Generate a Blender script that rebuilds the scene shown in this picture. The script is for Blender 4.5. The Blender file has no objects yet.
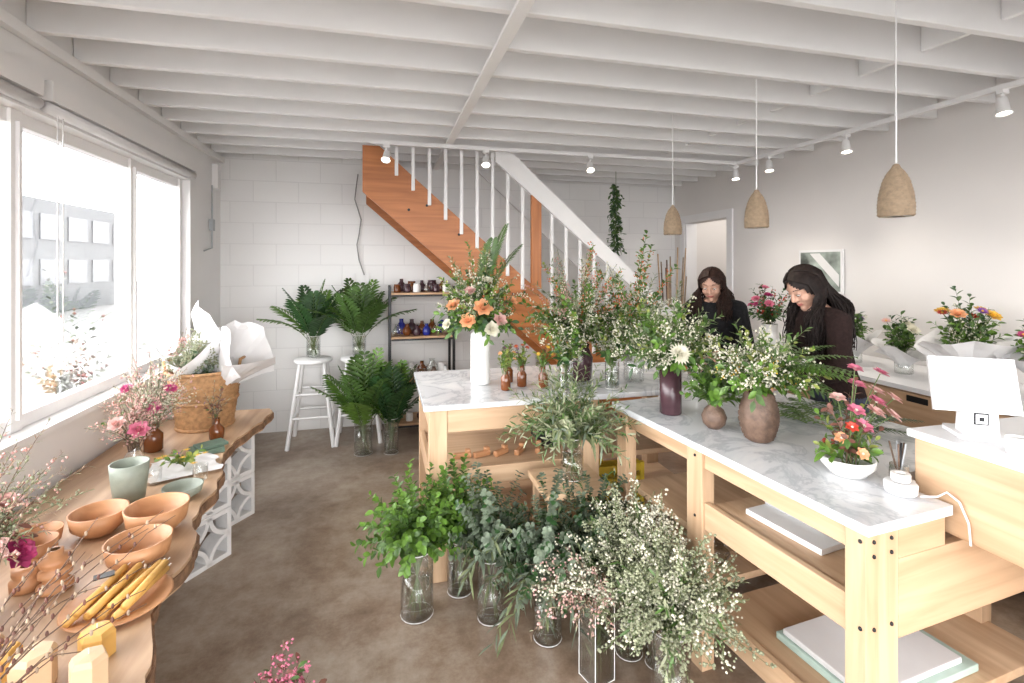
import bpy, math, random
from mathutils import Vector, Matrix
random.seed(7)
rnd=random.random
def ru(a,b): return a+(b-a)*random.random()
V=Vector
Z=V((0,0,1))
# ------------------------------------------------------------------ materials
def _new(name):
    m=bpy.data.materials.new(name); m.use_nodes=True
    nt=m.node_tree; b=nt.nodes['Principled BSDF']; return m,nt,b
def mat(name,col,rough=.5,var=.12,scale=15,bump=0,metal=0,trans=0,emit=0,bscale=None,spec=None):
    m,nt,b=_new(name); N=nt.nodes; L=nt.links
    tc=N.new('ShaderNodeTexCoord'); nz=N.new('ShaderNodeTexNoise')
    nz.inputs['Scale'].default_value=scale; nz.inputs['Detail'].default_value=4
    L.new(tc.outputs['Object'],nz.inputs['Vector'])
    r=N.new('ShaderNodeValToRGB')
    r.color_ramp.elements[0].position=.3; r.color_ramp.elements[1].position=.7
    r.color_ramp.elements[0].color=[c*(1-var) for c in col]+[1]
    r.color_ramp.elements[1].color=[min(1,c*(1+var)) for c in col]+[1]
    L.new(nz.outputs['Fac'],r.inputs['Fac']); L.new(r.outputs['Color'],b.inputs['Base Color'])
    b.inputs['Roughness'].default_value=rough; b.inputs['Metallic'].default_value=metal
    if spec is not None: b.inputs['Specular IOR Level'].default_value=spec
    if bump:
        n2=N.new('ShaderNodeTexNoise'); n2.inputs['Scale'].default_value=bscale or scale*4; n2.inputs['Detail'].default_value=4
        L.new(tc.outputs['Object'],n2.inputs['Vector'])
        bp=N.new('ShaderNodeBump'); bp.inputs['Strength'].default_value=bump; bp.inputs['Distance'].default_value=.01
        L.new(n2.outputs['Fac'],bp.inputs['Height']); L.new(bp.outputs['Normal'],b.inputs['Normal'])
    if emit:
        b.inputs['Emission Color'].default_value=list(col)+[1]; b.inputs['Emission Strength'].default_value=emit
    if trans:
        t=N.new('ShaderNodeBsdfTranslucent'); L.new(r.outputs['Color'],t.inputs['Color'])
        mx=N.new('ShaderNodeMixShader'); mx.inputs[0].default_value=trans
        out=N['Material Output']; L.new(b.outputs[0],mx.inputs[1]); L.new(t.outputs[0],mx.inputs[2]); L.new(mx.outputs[0],out.inputs['Surface'])
    return m
def wood(name,c1,c2,axis='X',rough=.5,grain=22,stretch=1.6):
    m,nt,b=_new(name); N=nt.nodes; L=nt.links
    tc=N.new('ShaderNodeTexCoord'); mp=N.new('ShaderNodeMapping')
    sc=[grain]*3; sc['XYZ'.index(axis)]=stretch; mp.inputs['Scale'].default_value=sc
    L.new(tc.outputs['Object'],mp.inputs['Vector'])
    nz=N.new('ShaderNodeTexNoise'); nz.inputs['Scale'].default_value=1; nz.inputs['Detail'].default_value=5; nz.inputs['Distortion'].default_value=.6
    L.new(mp.outputs[0],nz.inputs['Vector'])
    r=N.new('ShaderNodeValToRGB'); r.color_ramp.elements[0].position=.3; r.color_ramp.elements[1].position=.68
    r.color_ramp.elements[0].color=list(c1)+[1]; r.color_ramp.elements[1].color=list(c2)+[1]
    L.new(nz.outputs['Fac'],r.inputs['Fac']); L.new(r.outputs[0],b.inputs['Base Color'])
    b.inputs['Roughness'].default_value=rough
    bp=N.new('ShaderNodeBump'); bp.inputs['Strength'].default_value=.12; bp.inputs['Distance'].default_value=.004
    L.new(nz.outputs['Fac'],bp.inputs['Height']); L.new(bp.outputs[0],b.inputs['Normal'])
    return m
def glassm(name,tint=(.93,.97,.95),refl=.12):
    m,nt,b=_new(name); N=nt.nodes; L=nt.links; N.remove(b)
    t=N.new('ShaderNodeBsdfTransparent'); t.inputs[0].default_value=list(tint)+[1]
    g=N.new('ShaderNodeBsdfGlossy'); g.inputs['Roughness'].default_value=.03
    lw=N.new('ShaderNodeLayerWeight'); lw.inputs[0].default_value=.35
    ma=N.new('ShaderNodeMath'); ma.operation='MULTIPLY_ADD'; ma.inputs[1].default_value=.8; ma.inputs[2].default_value=refl*.5
    L.new(lw.outputs['Facing'],ma.inputs[0])
    mx=N.new('ShaderNodeMixShader'); L.new(ma.outputs[0],mx.inputs[0]); L.new(t.outputs[0],mx.inputs[1]); L.new(g.outputs[0],mx.inputs[2])
    L.new(mx.outputs[0],N['Material Output'].inputs['Surface']); return m
def brickm():
    m,nt,b=_new('painted_block'); N=nt.nodes; L=nt.links
    tc=N.new('ShaderNodeTexCoord'); sp=N.new('ShaderNodeSeparateXYZ'); cb=N.new('ShaderNodeCombineXYZ')
    L.new(tc.outputs['Object'],sp.inputs[0]); L.new(sp.outputs['X'],cb.inputs['X']); L.new(sp.outputs['Z'],cb.inputs['Y'])
    br=N.new('ShaderNodeTexBrick'); L.new(cb.outputs[0],br.inputs['Vector'])
    br.inputs['Scale'].default_value=1; br.inputs['Brick Width'].default_value=.4; br.inputs['Row Height'].default_value=.2
    br.inputs['Mortar Size'].default_value=.005; br.inputs['Mortar Smooth'].default_value=.5
    br.inputs['Color1'].default_value=(.80,.79,.775,1); br.inputs['Color2'].default_value=(.78,.77,.76,1); br.inputs['Mortar'].default_value=(.71,.70,.69,1)
    L.new(br.outputs['Color'],b.inputs['Base Color']); b.inputs['Roughness'].default_value=.6
    nz=N.new('ShaderNodeTexNoise'); nz.inputs['Scale'].default_value=40; L.new(tc.outputs['Object'],nz.inputs['Vector'])
    ad=N.new('ShaderNodeMath'); ad.operation='MULTIPLY_ADD'; ad.inputs[1].default_value=-1; L.new(br.outputs['Fac'],ad.inputs[0])
    ml=N.new('ShaderNodeMath'); ml.operation='MULTIPLY'; ml.inputs[1].default_value=.3; L.new(nz.outputs['Fac'],ml.inputs[0]); L.new(ml.outputs[0],ad.inputs[2])
    bp=N.new('ShaderNodeBump'); bp.inputs['Strength'].default_value=.35; bp.inputs['Distance'].default_value=.006
    L.new(ad.outputs[0],bp.inputs['Height']); L.new(bp.outputs[0],b.inputs['Normal']); return m
def floorm():
    m,nt,b=_new('stained_concrete'); N=nt.nodes; L=nt.links
    tc=N.new('ShaderNodeTexCoord')
    n1=N.new('ShaderNodeTexNoise'); n1.inputs['Scale'].default_value=1.0; n1.inputs['Detail'].default_value=10; n1.inputs['Roughness'].default_value=.62; n1.inputs['Distortion'].default_value=.5
    n2=N.new('ShaderNodeTexNoise'); n2.inputs['Scale'].default_value=8; n2.inputs['Detail'].default_value=12; n2.inputs['Roughness'].default_value=.8
    for n in(n1,n2): L.new(tc.outputs['Object'],n.inputs['Vector'])
    mx=N.new('ShaderNodeMath'); mx.operation='MULTIPLY_ADD'; mx.inputs[1].default_value=.40; L.new(n2.outputs['Fac'],mx.inputs[0])
    m2=N.new('ShaderNodeMath'); m2.operation='MULTIPLY'; m2.inputs[1].default_value=.60; L.new(n1.outputs['Fac'],m2.inputs[0]); L.new(m2.outputs[0],mx.inputs[2])
    r=N.new('ShaderNodeValToRGB'); e=r.color_ramp.elements
    e[0].position=.38; e[0].color=(.135,.085,.055,1); e[1].position=.62; e[1].color=(.42,.355,.29,1)
    x=e.new(.46); x.color=(.225,.16,.112,1); x=e.new(.52); x.color=(.30,.235,.18,1)
    L.new(mx.outputs[0],r.inputs[0]); L.new(r.outputs[0],b.inputs['Base Color'])
    rr=N.new('ShaderNodeMapRange'); rr.inputs[3].default_value=.22; rr.inputs[4].default_value=.46; L.new(n1.outputs['Fac'],rr.inputs[0]); L.new(rr.outputs[0],b.inputs['Roughness'])
    return m
def marblem():
    m,nt,b=_new('marble'); N=nt.nodes; L=nt.links
    tc=N.new('ShaderNodeTexCoord'); 
    n0=N.new('ShaderNodeTexNoise'); n0.inputs['Scale'].default_value=3.2; n0.inputs['Detail'].default_value=9; n0.inputs['Roughness'].default_value=.62; n0.inputs['Distortion'].default_value=1.2
    L.new(tc.outputs['Object'],n0.inputs['Vector'])
    r=N.new('ShaderNodeValToRGB'); e=r.color_ramp.elements
    e[0].position=.34; e[0].color=(.66,.67,.69,1); e[1].position=.66; e[1].color=(.76,.76,.76,1)
    a=e.new(.46); a.color=(.67,.68,.70,1); c=e.new(.502); c.color=(.50,.52,.55,1); d=e.new(.54); d.color=(.68,.69,.71,1)
    L.new(n0.outputs['Fac'],r.inputs[0]); L.new(r.outputs[0],b.inputs['Base Color']); b.inputs['Roughness'].default_value=.16
    return m
M={}
M['white']=mat('white_paint',(.80,.79,.785),.55,.02,3)
M['ceil']=mat('ceiling_paint',(.82,.815,.81),.6,.02,3)
M['wallr']=mat('warm_white_wall',(.75,.72,.695),.6,.02,2)
M['brick']=brickm(); M['floor']=floorm(); M['marble']=marblem()
PL1,PL2=(.48,.305,.18),(.63,.44,.28)
M['ply']=wood('pine_wood_x',PL1,PL2,'X'); M['plyy']=wood('pine_wood_y',PL1,PL2,'Y'); M['plyz']=wood('pine_wood_z',PL1,PL2,'Z')
M['slab']=wood('live_edge_wood',(.33,.20,.12),(.56,.38,.24),'Y',.45,12,1.2)
M['bark']=mat('bark_edge',(.20,.11,.06),.8,.4,30,.5)
M['orange']=wood('stained_fir',(.32,.105,.028),(.50,.185,.058),'X',.45)
M['orangez']=wood('stained_fir_post',(.32,.105,.028),(.50,.185,.058),'Z',.45)
M['black']=mat('black_metal',(.02,.02,.022),.4,.1,metal=.4)
M['shelfw']=wood('shelf_wood',(.42,.25,.13),(.60,.38,.22),'X')
M['glass']=glassm('clear_glass',(.96,.98,.97),.2); M['pane']=glassm('window_glass',(.99,.99,.99),.0)
M['water']=glassm('vase_water',(.92,.94,.90),.12)
M['amber']=mat('amber_glass',(.15,.045,.012),.08,.1); M['blue']=mat('cobalt_glass',(.02,.03,.25),.08,.1)
M['cer']=mat('white_ceramic',(.76,.75,.73),.3,.03); M['paper']=mat('white_paper',(.74,.73,.73),.7,.03,8,trans=.12)
M['plastic']=mat('white_plastic',(.74,.74,.75),.3,.01)
M['sage']=mat('sage_ceramic',(.27,.30,.25),.5,.08,30)
M['bowl']=wood('turned_wood',(.40,.18,.08),(.56,.29,.14),'X',.45,14,3)
M['candle']=mat('beeswax',(.74,.43,.12),.45,.06,trans=.1); M['candle2']=mat('ivory_wax',(.68,.48,.30),.45,.05,trans=.1)
M['wick']=mat('wicker',(.40,.22,.10),.7,.3,40,.4)
M['dkcer']=mat('dark_glaze',(.06,.028,.035),.25,.2); M['brcer']=mat('brown_stoneware',(.13,.08,.055),.55,.35,30,.3)
M['rattan']=mat('pendant_clay',(.30,.22,.145),.8,.2,60,.4)
M['concrete']=mat('cast_concrete',(.70,.69,.68),.8,.06,20,.15)
M['crate']=mat('yellow_crate',(.70,.50,.04),.5,.05)
M['stem']=mat('green_stem',(.11,.16,.05),.6,.2); M['twig']=mat('woody_twig',(.15,.09,.06),.7,.2)
M['g1']=mat('leaf_bright',(.12,.235,.035),.4,.4,25,trans=.3); M['g2']=mat('leaf_mid',(.075,.145,.035),.45,.4,25,trans=.25)
M['g3']=mat('leaf_dark',(.032,.082,.025),.4,.35,25,trans=.2); M['euc']=mat('eucalyptus_leaf',(.155,.195,.135),.6,.4,20,trans=.2)
M['olive']=mat('olive_leaf',(.16,.19,.09),.55,.35,20,trans=.2); M['pale']=mat('pale_sage_leaf',(.35,.37,.24),.6,.25,20,trans=.25)
M['lime']=mat('lime_leaf',(.26,.30,.07),.45,.3,20,trans=.3)
M['dry']=mat('dried_grass',(.42,.31,.22),.8,.3,20,trans=.2); M['burg']=mat('burgundy_leaf',(.17,.07,.05),.5,.3,20,trans=.2)
M['pink']=mat('pink_petal',(.66,.20,.30),.5,.2,30,trans=.3); M['blush']=mat('blush_petal',(.74,.47,.43),.5,.15,30,trans=.3)
M['peach']=mat('peach_petal',(.80,.42,.22),.5,.15,30,trans=.3); M['red']=mat('red_petal',(.55,.06,.035),.5,.25,30,trans=.2)
M['rust']=mat('orange_berry',(.62,.17,.06),.5,.3,30,trans=.1)
M['yel']=mat('yellow_petal',(.74,.47,.07),.5,.2,30,trans=.25); M['cream']=mat('cream_petal',(.76,.73,.60),.5,.08,30,trans=.25)
M['purp']=mat('purple_petal',(.20,.06,.28),.5,.3,30,trans=.2); M['mag']=mat('magenta_petal',(.45,.05,.17),.5,.3,30,trans=.2)
M['skin']=mat('skin',(.50,.29,.21),.5,.05,20); M['lip']=mat('lip',(.38,.12,.10),.4,.05); M['eye']=mat('eye_white',(.7,.68,.65),.2,.02); M['iris']=mat('iris',(.04,.02,.01),.2,.1)
M['hair']=mat('black_hair',(.012,.007,.006),.62,.5,60,spec=.25); M['hairb']=mat('brown_hair',(.024,.011,.008),.62,.5,60,spec=.25)
M['knit']=mat('brown_knit',(.022,.012,.011),.95,.3,80,.6,spec=.2); M['knitb']=mat('black_cotton',(.012,.012,.014),.9,.3,60,.3,spec=.2)
M['denim']=mat('dark_denim',(.03,.04,.07),.85,.2,80,.3); M['shoe']=mat('black_shoe',(.02,.02,.02),.4,.1)
M['lamp']=mat('lamp_lens',(1,.9,.75),.3,0,emit=8)
M['grey']=mat('grey_paper',(.40,.42,.44),.6,.05); M['gcloth']=mat('green_cloth',(.10,.15,.11),.8,.2)
M['ext']=mat('render_facade',(.075,.079,.084),.8,.05,1); M['extw']=mat('facade_window',(.038,.043,.052),.3,.1); M['ground']=mat('asphalt',(.14,.14,.14),.9,.1,1)
M['art']=mat('poster_print',(.30,.34,.30),.5,.8,6); M['teal']=mat('greenish_glass_sheet',(.45,.58,.52),.15,.1)
M['cord']=mat('grey_cord',(.30,.29,.28),.6,.05)
M['shrub']=mat('street_shrub_leaf',(.07,.075,.06),.7,.3,10); M['shrubr']=mat('street_shrub_berry',(.13,.04,.035),.7,.3,10)
# ------------------------------------------------------------------ mesh builder
class MB:
    def __init__(s,name,o=(0,0,0),rz=0): s.n=name;s.o=V(o);s.rz=rz;s.v=[];s.f=[];s.m=[];s.sm=[];s.mats=[]
    def add(s,vs,fs,mt,smooth=True):
        if mt not in s.mats: s.mats.append(mt)
        k=s.mats.index(mt); b=len(s.v); s.v.extend([tuple(x) for x in vs])
        for f in fs: s.f.append([b+i for i in f]); s.m.append(k); s.sm.append(smooth)
    def box(s,c,sz,mt,R=None):
        c=V(c); vs=[]
        for x in(-.5,.5):
            for y in(-.5,.5):
                for z in(-.5,.5):
                    p=V((x*sz[0],y*sz[1],z*sz[2])); 
                    if R is not None: p=R@p
                    vs.append(c+p)
        s.add(vs,[(0,1,3,2),(4,6,7,5),(0,4,5,1),(2,3,7,6),(0,2,6,4),(1,5,7,3)],mt,False)
    def bx(s,x0,x1,y0,y1,z0,z1,mt): s.box(((x0+x1)/2,(y0+y1)/2,(z0+z1)/2),(x1-x0,y1-y0,z1-z0),mt)
    def lathe(s,prof,c,mt,seg=28,R=None,fn=None):
        c=V(c); vs=[];fs=[]
        for j,(r,z) in enumerate(prof):
            for i in range(seg):
                a=2*math.pi*i/seg; rr=r if fn is None else fn(r,z,a,j)
                p=V((rr*math.cos(a),rr*math.sin(a),z)); 
                if R is not None: p=R@p
                vs.append(c+p)
        n=len(prof)
        for j in range(n-1):
            for i in range(seg):
                k=(i+1)%seg; fs.append((j*seg+i,j*seg+k,(j+1)*seg+k,(j+1)*seg+i))
        if prof[0][0]>1e-5: fs.append(tuple(reversed(range(seg))))
        s.add(vs,fs,mt)
    def tube(s,pts,r0,mt,r1=None,seg=4,cap=False):
        if r1 is None: r1=r0
        vs=[];fs=[];n=len(pts); pts=[V(p) for p in pts]
        u=None
        for j,p in enumerate(pts):
            t=(pts[min(j+1,n-1)]-pts[max(j-1,0)])
            if t.length<1e-7: t=Z.copy()
            t.normalize()
            if u is None: u=t.orthogonal().normalized()
            else:
                u=u-t*u.dot(t)
                u=u.normalized() if u.length>1e-5 else t.orthogonal().normalized()
            w=t.cross(u); r=r0+(r1-r0)*j/(n-1)
            for i in range(seg):
                a=2*math.pi*i/seg; vs.append(p+u*(r*math.cos(a))+w*(r*math.sin(a)))
        for j in range(n-1):
            for i in range(seg):
                k=(i+1)%seg; fs.append((j*seg+i,j*seg+k,(j+1)*seg+k,(j+1)*seg+i))
        if cap: fs.append(tuple(reversed(range(seg)))); fs.append(tuple(range((n-1)*seg,n*seg)))
        s.add(vs,fs,mt)
    def leaf(s,p,d,n,L,W,mt,droop=.15,lo=False):
        d=d.normalized(); sd=d.cross(n)
        if sd.length<1e-3: sd=d.orthogonal()
        sd.normalize(); n=sd.cross(d)
        if lo:
            m=p+d*L*.5-Z*(droop*L*.25)
            s.add([p,m+sd*W*.5+n*W*.12,p+d*L-Z*(droop*L),m-sd*W*.5+n*W*.12],[(0,1,2),(0,2,3)],mt,True); return
        vs=[]
        for t,w in((0,.1),(.25,.8),(.55,1),(.82,.6)):
            c=p+d*(L*t)-Z*(droop*L*t*t); h=W*.5*w
            vs+= [c+sd*h+n*h*.35,c,c-sd*h+n*h*.35]
        vs.append(p+d*L-Z*(droop*L))
        fs=[]
        for j in range(3):
            a=j*3; fs+=[(a,a+1,a+4,a+3),(a+1,a+2,a+5,a+4)]
        fs+=[(9,10,12),(10,11,12)]
        s.add(vs,fs,mt,True)
    def octa(s,c,r,mt,sz=1):
        c=V(c); s.add([c+V((r,0,0)),c+V((0,r,0)),c-V((r,0,0)),c-V((0,r,0)),c+V((0,0,r*sz)),c-V((0,0,r*sz))],
          [(0,1,4),(1,2,4),(2,3,4),(3,0,4),(1,0,5),(2,1,5),(3,2,5),(0,3,5)],mt,True)
    def ball(s,c,r,mt,R=None,seg=14,rings=9):
        rx,ry,rz=(r,r,r) if not hasattr(r,'__len__') else r
        c=V(c); vs=[];fs=[]
        for j in range(1,rings):
            ph=math.pi*j/rings
            for i in range(seg):
                a=2*math.pi*i/seg; p=V((rx*math.sin(ph)*math.cos(a),ry*math.sin(ph)*math.sin(a),rz*math.cos(ph)))
                if R is not None: p=R@p
                vs.append(c+p)
        t=V((0,0,rz)); 
        if R is not None: t=R@t
        vs+= [c+t,c-t]; T=len(vs)-2; B=T+1
        for j in range(rings-2):
            for i in range(seg):
                k=(i+1)%seg; fs.append((j*seg+i,(j+1)*seg+i,(j+1)*seg+k,j*seg+k))
        for i in range(seg):
            k=(i+1)%seg; fs.append((T,i,k)); fs.append((B,(rings-2)*seg+k,(rings-2)*seg+i))
        s.add(vs,fs,mt)
    def caps(s,p0,p1,r0,r1,mt,seg=12):
        p0=V(p0);p1=V(p1); t=(p1-p0); 
        R=t.to_track_quat('Z','Y').to_matrix(); L=t.length
        prof=[]
        for k in range(5):
            a=-math.pi/2+math.pi/2*k/4; prof.append((max(1e-6,r0*math.cos(a)),r0*math.sin(a)))
        for k in range(5):
            a=math.pi/2*k/4; prof.append((max(1e-6,r1*math.cos(a)),L+r1*math.sin(a)))
        s.lathe(prof,p0,mt,seg,R)
    def prism(s,poly,z0,z1,mt,axis='Z',matside=None):
        n=len(poly)
        def P(a,b,c): return (a,b,c) if axis=='Z' else ((a,c,b) if axis=='Y' else (c,a,b))
        vs=[P(x,y,z0) for x,y in poly]+[P(x,y,z1) for x,y in poly]
        s.add(vs,[tuple(reversed(range(n))),tuple(range(n,2*n))],mt,False)
        s.add(vs,[(i,(i+1)%n,n+(i+1)%n,n+i) for i in range(n)],matside or mt,False)
    def done(s,bevel=0,parent=None,fixn=True):
        me=bpy.data.meshes.new(s.n); me.from_pydata(s.v,[],s.f)
        for mt in s.mats: me.materials.append(mt)
        me.polygons.foreach_set('material_index',s.m); me.polygons.foreach_set('use_smooth',s.sm); me.update()
        o=bpy.data.objects.new(s.n,me); bpy.context.collection.objects.link(o); o.location=s.o; o.rotation_euler[2]=s.rz
        if bevel:
            b=o.modifiers.new('bevel','BEVEL'); b.width=bevel; b.segments=2; b.limit_method='ANGLE'; b.angle_limit=.7
        if parent: o.parent=parent
        return o
# ------------------------------------------------------------------ botany
def path(p0,p1,n=7,lift=.5,sag=0):
    p0=V(p0);p1=V(p1); d=p1-p0; c=p0+V((d.x*.2,d.y*.2,abs(d.length)*lift))
    out=[]
    for i in range(n+1):
        t=i/n; q=p0*(1-t)**2+c*(2*t*(1-t))+p1*t*t; q.z-=sag*t**3; out.append(q)
    return out
def at(pts,t):
    x=t*(len(pts)-1); i=min(int(x),len(pts)-2); f=x-i
    return pts[i].lerp(pts[i+1],f),(pts[i+1]-pts[i]).normalized()
def rose(mb,c,up,r,mt):
    up=up.normalized(); u=up.orthogonal().normalized(); w=up.cross(u)
    mb.ball(c+up*r*.2,r*.28,mt,seg=8,rings=5)
    for k,(n,tilt,L) in enumerate(((3,.15,.75),(5,.45,.9),(6,.85,1.0),(7,1.25,1.05))):
        for i in range(n):
            a=2*math.pi*(i+k*.4)/n+ru(-.1,.1); o=u*math.cos(a)+w*math.sin(a)
            d=up*math.cos(tilt)+o*math.sin(tilt); nn=up*math.sin(tilt)-o*math.cos(tilt)
            mb.leaf(c+o*r*.12*k,d,nn,r*L,r*.95,mt,0)
def daisy(mb,c,up,r,mt,mc,n=14,layers=2,w=.3):
    up=up.normalized(); u=up.orthogonal().normalized(); q=up.cross(u)
    for l in range(layers):
        ti=1.45-.38*l
        for i in range(n):
            a=2*math.pi*(i+.5*l)/n; o=u*math.cos(a)+q*math.sin(a)
            mb.leaf(c,o*math.sin(ti)+up*math.cos(ti),up,r*(1-.15*l),r*w,mt,0,lo=(n>10))
    mb.ball(c+up*r*.08,r*.2,mc,seg=8,rings=5)
def cluster(mb,c,r,n,mt,sz):
    for i in range(n):
        mb.octa(V(c)+V((ru(-1,1),ru(-1,1),ru(-1,1)))*r,sz*ru(.7,1.3),mt)
def frond(mb,pts,mt,LL,W,n=14,lo=False,t0=.15,ang=.55):
    mb.tube(pts,.003,M['stem'],.001)
    for i in range(n):
        t=t0+(1-t0)*i/(n-1); p,tg=at(pts,min(t,.999)); sd=tg.cross(Z)
        if sd.length<.05: sd=tg.orthogonal()
        sd.normalize(); nn=sd.cross(tg)
        s_=(t-t0)/(1-t0); l=LL*(math.sin(math.pi*(.18+.74*s_))**.8)
        for q in(-1,1): mb.leaf(p,sd*q*math.cos(ang)+tg*math.sin(ang)+nn*.1,nn,l*ru(.9,1.1),W,mt,.25,lo)
SP={ # L,W,spacing,material keys,lo,droop
 'broad':(.055,.03,.016,('g1','g1','g2'),False,.2),
 'bright':(.048,.034,.011,('g1','g1','g1','g2'),False,.2),
 'dark':(.06,.028,.018,('g3','g2'),False,.2),
 'euc':(.034,.030,.012,('euc','euc','euc','g3'),False,.15),
 'willoweuc':(.085,.016,.016,('euc','olive'),False,.5),
 'olive':(.05,.011,.011,('olive','g2','pale'),False,.1),
 'wax':(.022,.004,.006,('pale','olive'),True,0),
 'dry':(.03,.006,.010,('dry','pale'),True,.1),
 'burg':(.04,.02,.02,('burg','g2','burg'),False,.2),
 'shrub':(.1,.06,.05,('shrub',),True,.1),
 'lime':(.04,.02,.012,('lime','g1'),False,.1)}
def sprig(mb,p0,p1,kind,lift=.5,sag=0,fl=None,t0=.25):
    pts=path(p0,p1,7,lift,sag); ln=sum((pts[i+1]-pts[i]).length for i in range(7))
    L,W,spc,mk,lo,dr=SP[kind]
    mb.tube(pts,.0022,M['stem'] if kind not in('dry','burg') else M['twig'],.0008,3)
    n=max(3,int(ln*(1-t0)/spc)); a=ru(0,6)
    for i in range(n):
        t=t0+(1-t0)*(i+rnd()*.5)/n; p,tg=at(pts,min(t,.999)); a+=2.4
        u=tg.orthogonal().normalized(); w=tg.cross(u); sd=u*math.cos(a)+w*math.sin(a)
        mt=M[random.choice(mk)]; sc=ru(.75,1.15)*(1.1-.35*t)
        if kind=='euc':
            for q in(-1,1): mb.leaf(p,sd*q+tg*.25,tg,L*sc,W*sc,mt,dr)
        else: mb.leaf(p,sd*.8+tg*.7,tg+Z*.3,L*sc,W*sc,mt,dr,lo)
        if fl and t>.4 and rnd()<fl[2]: cluster(mb,p+sd*.015,fl[3],fl[4],M[fl[0]],fl[1])
    return pts
def dome(mb,m,kind,n,rx,rz,phi=1.5,phi0=0,lift=.45,sag=0,fl=None,az=None,ry=None,t0=.25):
    m=V(m)
    for i in range(n):
        ph=phi0+(phi-phi0)*math.sqrt((i+.5)/n); a=2.4*i+ru(-.4,.4) if az is None else ru(*az)
        k=ru(.66,1.12)
        e=m+V((rx*math.sin(ph)*math.cos(a)*k,(ry or rx)*math.sin(ph)*math.sin(a)*k,rz*math.cos(ph)*k))
        sprig(mb,m+V((ru(-.02,.02),ru(-.02,.02),-.02)),e,kind,lift,sag,fl,t0)
def bloom(b_,m,off,fn,*a):
    m=V(m); e=m+V(off); b_.tube(path(m,e,5,.4),.002,M['stem'],.0015,4); fn(b_,e,(V(off).normalized()+V((0,-.4,.3))),*a)
def gvase(mb,r,h,stems=6,flare=0,water=.6):
    mb.lathe([(r*.98,0),(r,.004),(r,h*.5),(r+flare,h)],(0,0,0),M['glass'],24)
    mb.tube([((r+flare)*math.cos(a*.3927),(r+flare)*math.sin(a*.3927),h) for a in range(17)],.0022,M['cer'],seg=5)  # white ring stands in for the highlight on the glass rim
    mb.tube([((r)*math.cos(a*.3927),(r)*math.sin(a*.3927),.006) for a in range(17)],.0018,M['cer'],seg=5)  # same painted highlight around the vase foot
    mb.lathe([(r*.9,.012),(r*.9,h*water),(0,h*water)],(0,0,0),M['water'],20)
    for i in range(stems):
        a=ru(0,6.3); mb.tube([(r*.6*math.cos(a),r*.6*math.sin(a),.02),(-r*.5*math.cos(a),-r*.5*math.sin(a),h)],.0028,M['stem'])
# ------------------------------------------------------------------ ROOM
XL,XR,YB,YB2,YF,ZC,ZJ=-1.48,3.65,5.2,5.75,-1.6,2.85,2.6
b=MB('floor'); b.bx(XL-.15,XR+1.6,YF-.15,YB2+.15,-.1,0,M['floor']); b.done()
b=MB('ceiling'); b.bx(XL-.15,XR+.15,YF-.15,YB2+.15,ZC,ZC+.1,M['ceil']); b.done()
b=MB('ceiling_joists'); JS=.335
ys=[2.93+JS*k for k in range(-13,9)]
for y in ys:
    if y<5.65: b.bx(XL+.002,XR-.002,y-.018,y+.018,ZJ+.001,ZC-.001,M['ceil'])
for y in ys:
    if y<5.0: b.bx(2.585,2.615,y+.019,y+JS-.019,ZJ+.06,ZC-.001,M['ceil'])
b.done(.003)
b=MB('ceiling_beam'); b.bx(.485,.545,YF+.01,YB-.01,ZJ-.02,ZJ,M['ceil']); b.done(.003)
b=MB('trim_2'); b.bx(XL+.002,XL+.04,YF+.01,YB-.01,ZJ-.05,ZJ,M['ceil']); b.done(.003)
b=MB('wall_back'); b.bx(XL-.15,1.6,YB,YB+.15,0,ZC,M['brick']); b.bx(1.5,1.6,YB+.15,YB2,0,ZC,M['brick']); b.bx(1.5,XR+.15,YB2,YB2+.15,0,ZC,M['brick']); b.done()
WZ0,WZ1,WY1=.88,2.27,4.45
b=MB('wall_left'); b.bx(XL-.15,XL,YF-.15,YB,0,WZ0,M['white']); b.bx(XL-.15,XL,YF-.15,YB,WZ1,ZC,M['white']); b.bx(XL-.15,XL,WY1,YB,WZ0,WZ1,M['white']); b.bx(XL-.15,XL,YF-.15,-1.3,WZ0,WZ1,M['white']); b.done()
b=MB('wall_front'); b.bx(XL,XR+.15,YF-.15,YF,2.45,ZC,M['white']); b.bx(XL,-1.2,YF-.15,YF,0,2.45,M['white']); b.bx(3.3,XR+.15,YF-.15,YF,0,2.45,M['white']); b.bx(-1.2,3.3,YF-.15,YF,0,.45,M['white']); b.done()
b=MB('wall_right'); DY0,DY1,DZ=4.72,5.52,2.12
b.bx(XR,XR+.15,YF,DY0,0,ZC,M['wallr']); b.bx(XR,XR+.15,DY1,YB2,0,ZC,M['wallr']); b.bx(XR,XR+.15,DY0,DY1,DZ,ZC,M['wallr'])
b.done()
b=MB('wall_hallway'); b.bx(XR+1.45,XR+1.6,3.9,YB2+.15,0,ZC,M['wallr']); b.bx(XR+.15,XR+1.45,3.9,4.0,0,ZC,M['wallr']); b.bx(XR+.15,XR+1.45,YB2,YB2+.15,0,ZC,M['wallr']); b.bx(XR+.15,XR+1.45,4.0,YB2,2.5,2.6,M['ceil']); b.done()
b=MB('trim_1'); 
for(y0,y1,z0,z1) in((DY0-.09,DY0,0,DZ+.09),(DY1,DY1+.09,0,DZ+.09),(DY0,DY1,DZ,DZ+.09)): b.bx(XR-.02,XR-.001,y0,y1,z0,z1,M['white'])
for yy in(DY0,DY1-.02): b.bx(XR,XR+.15,yy+.001,yy+.019,0,DZ-.001,M['white'])
b.done(.002)
b=MB('baseboard_right'); b.bx(XR-.014,XR-.001,YF+.02,DY0-.1,.001,.1,M['white']); b.done(.002)
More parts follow.
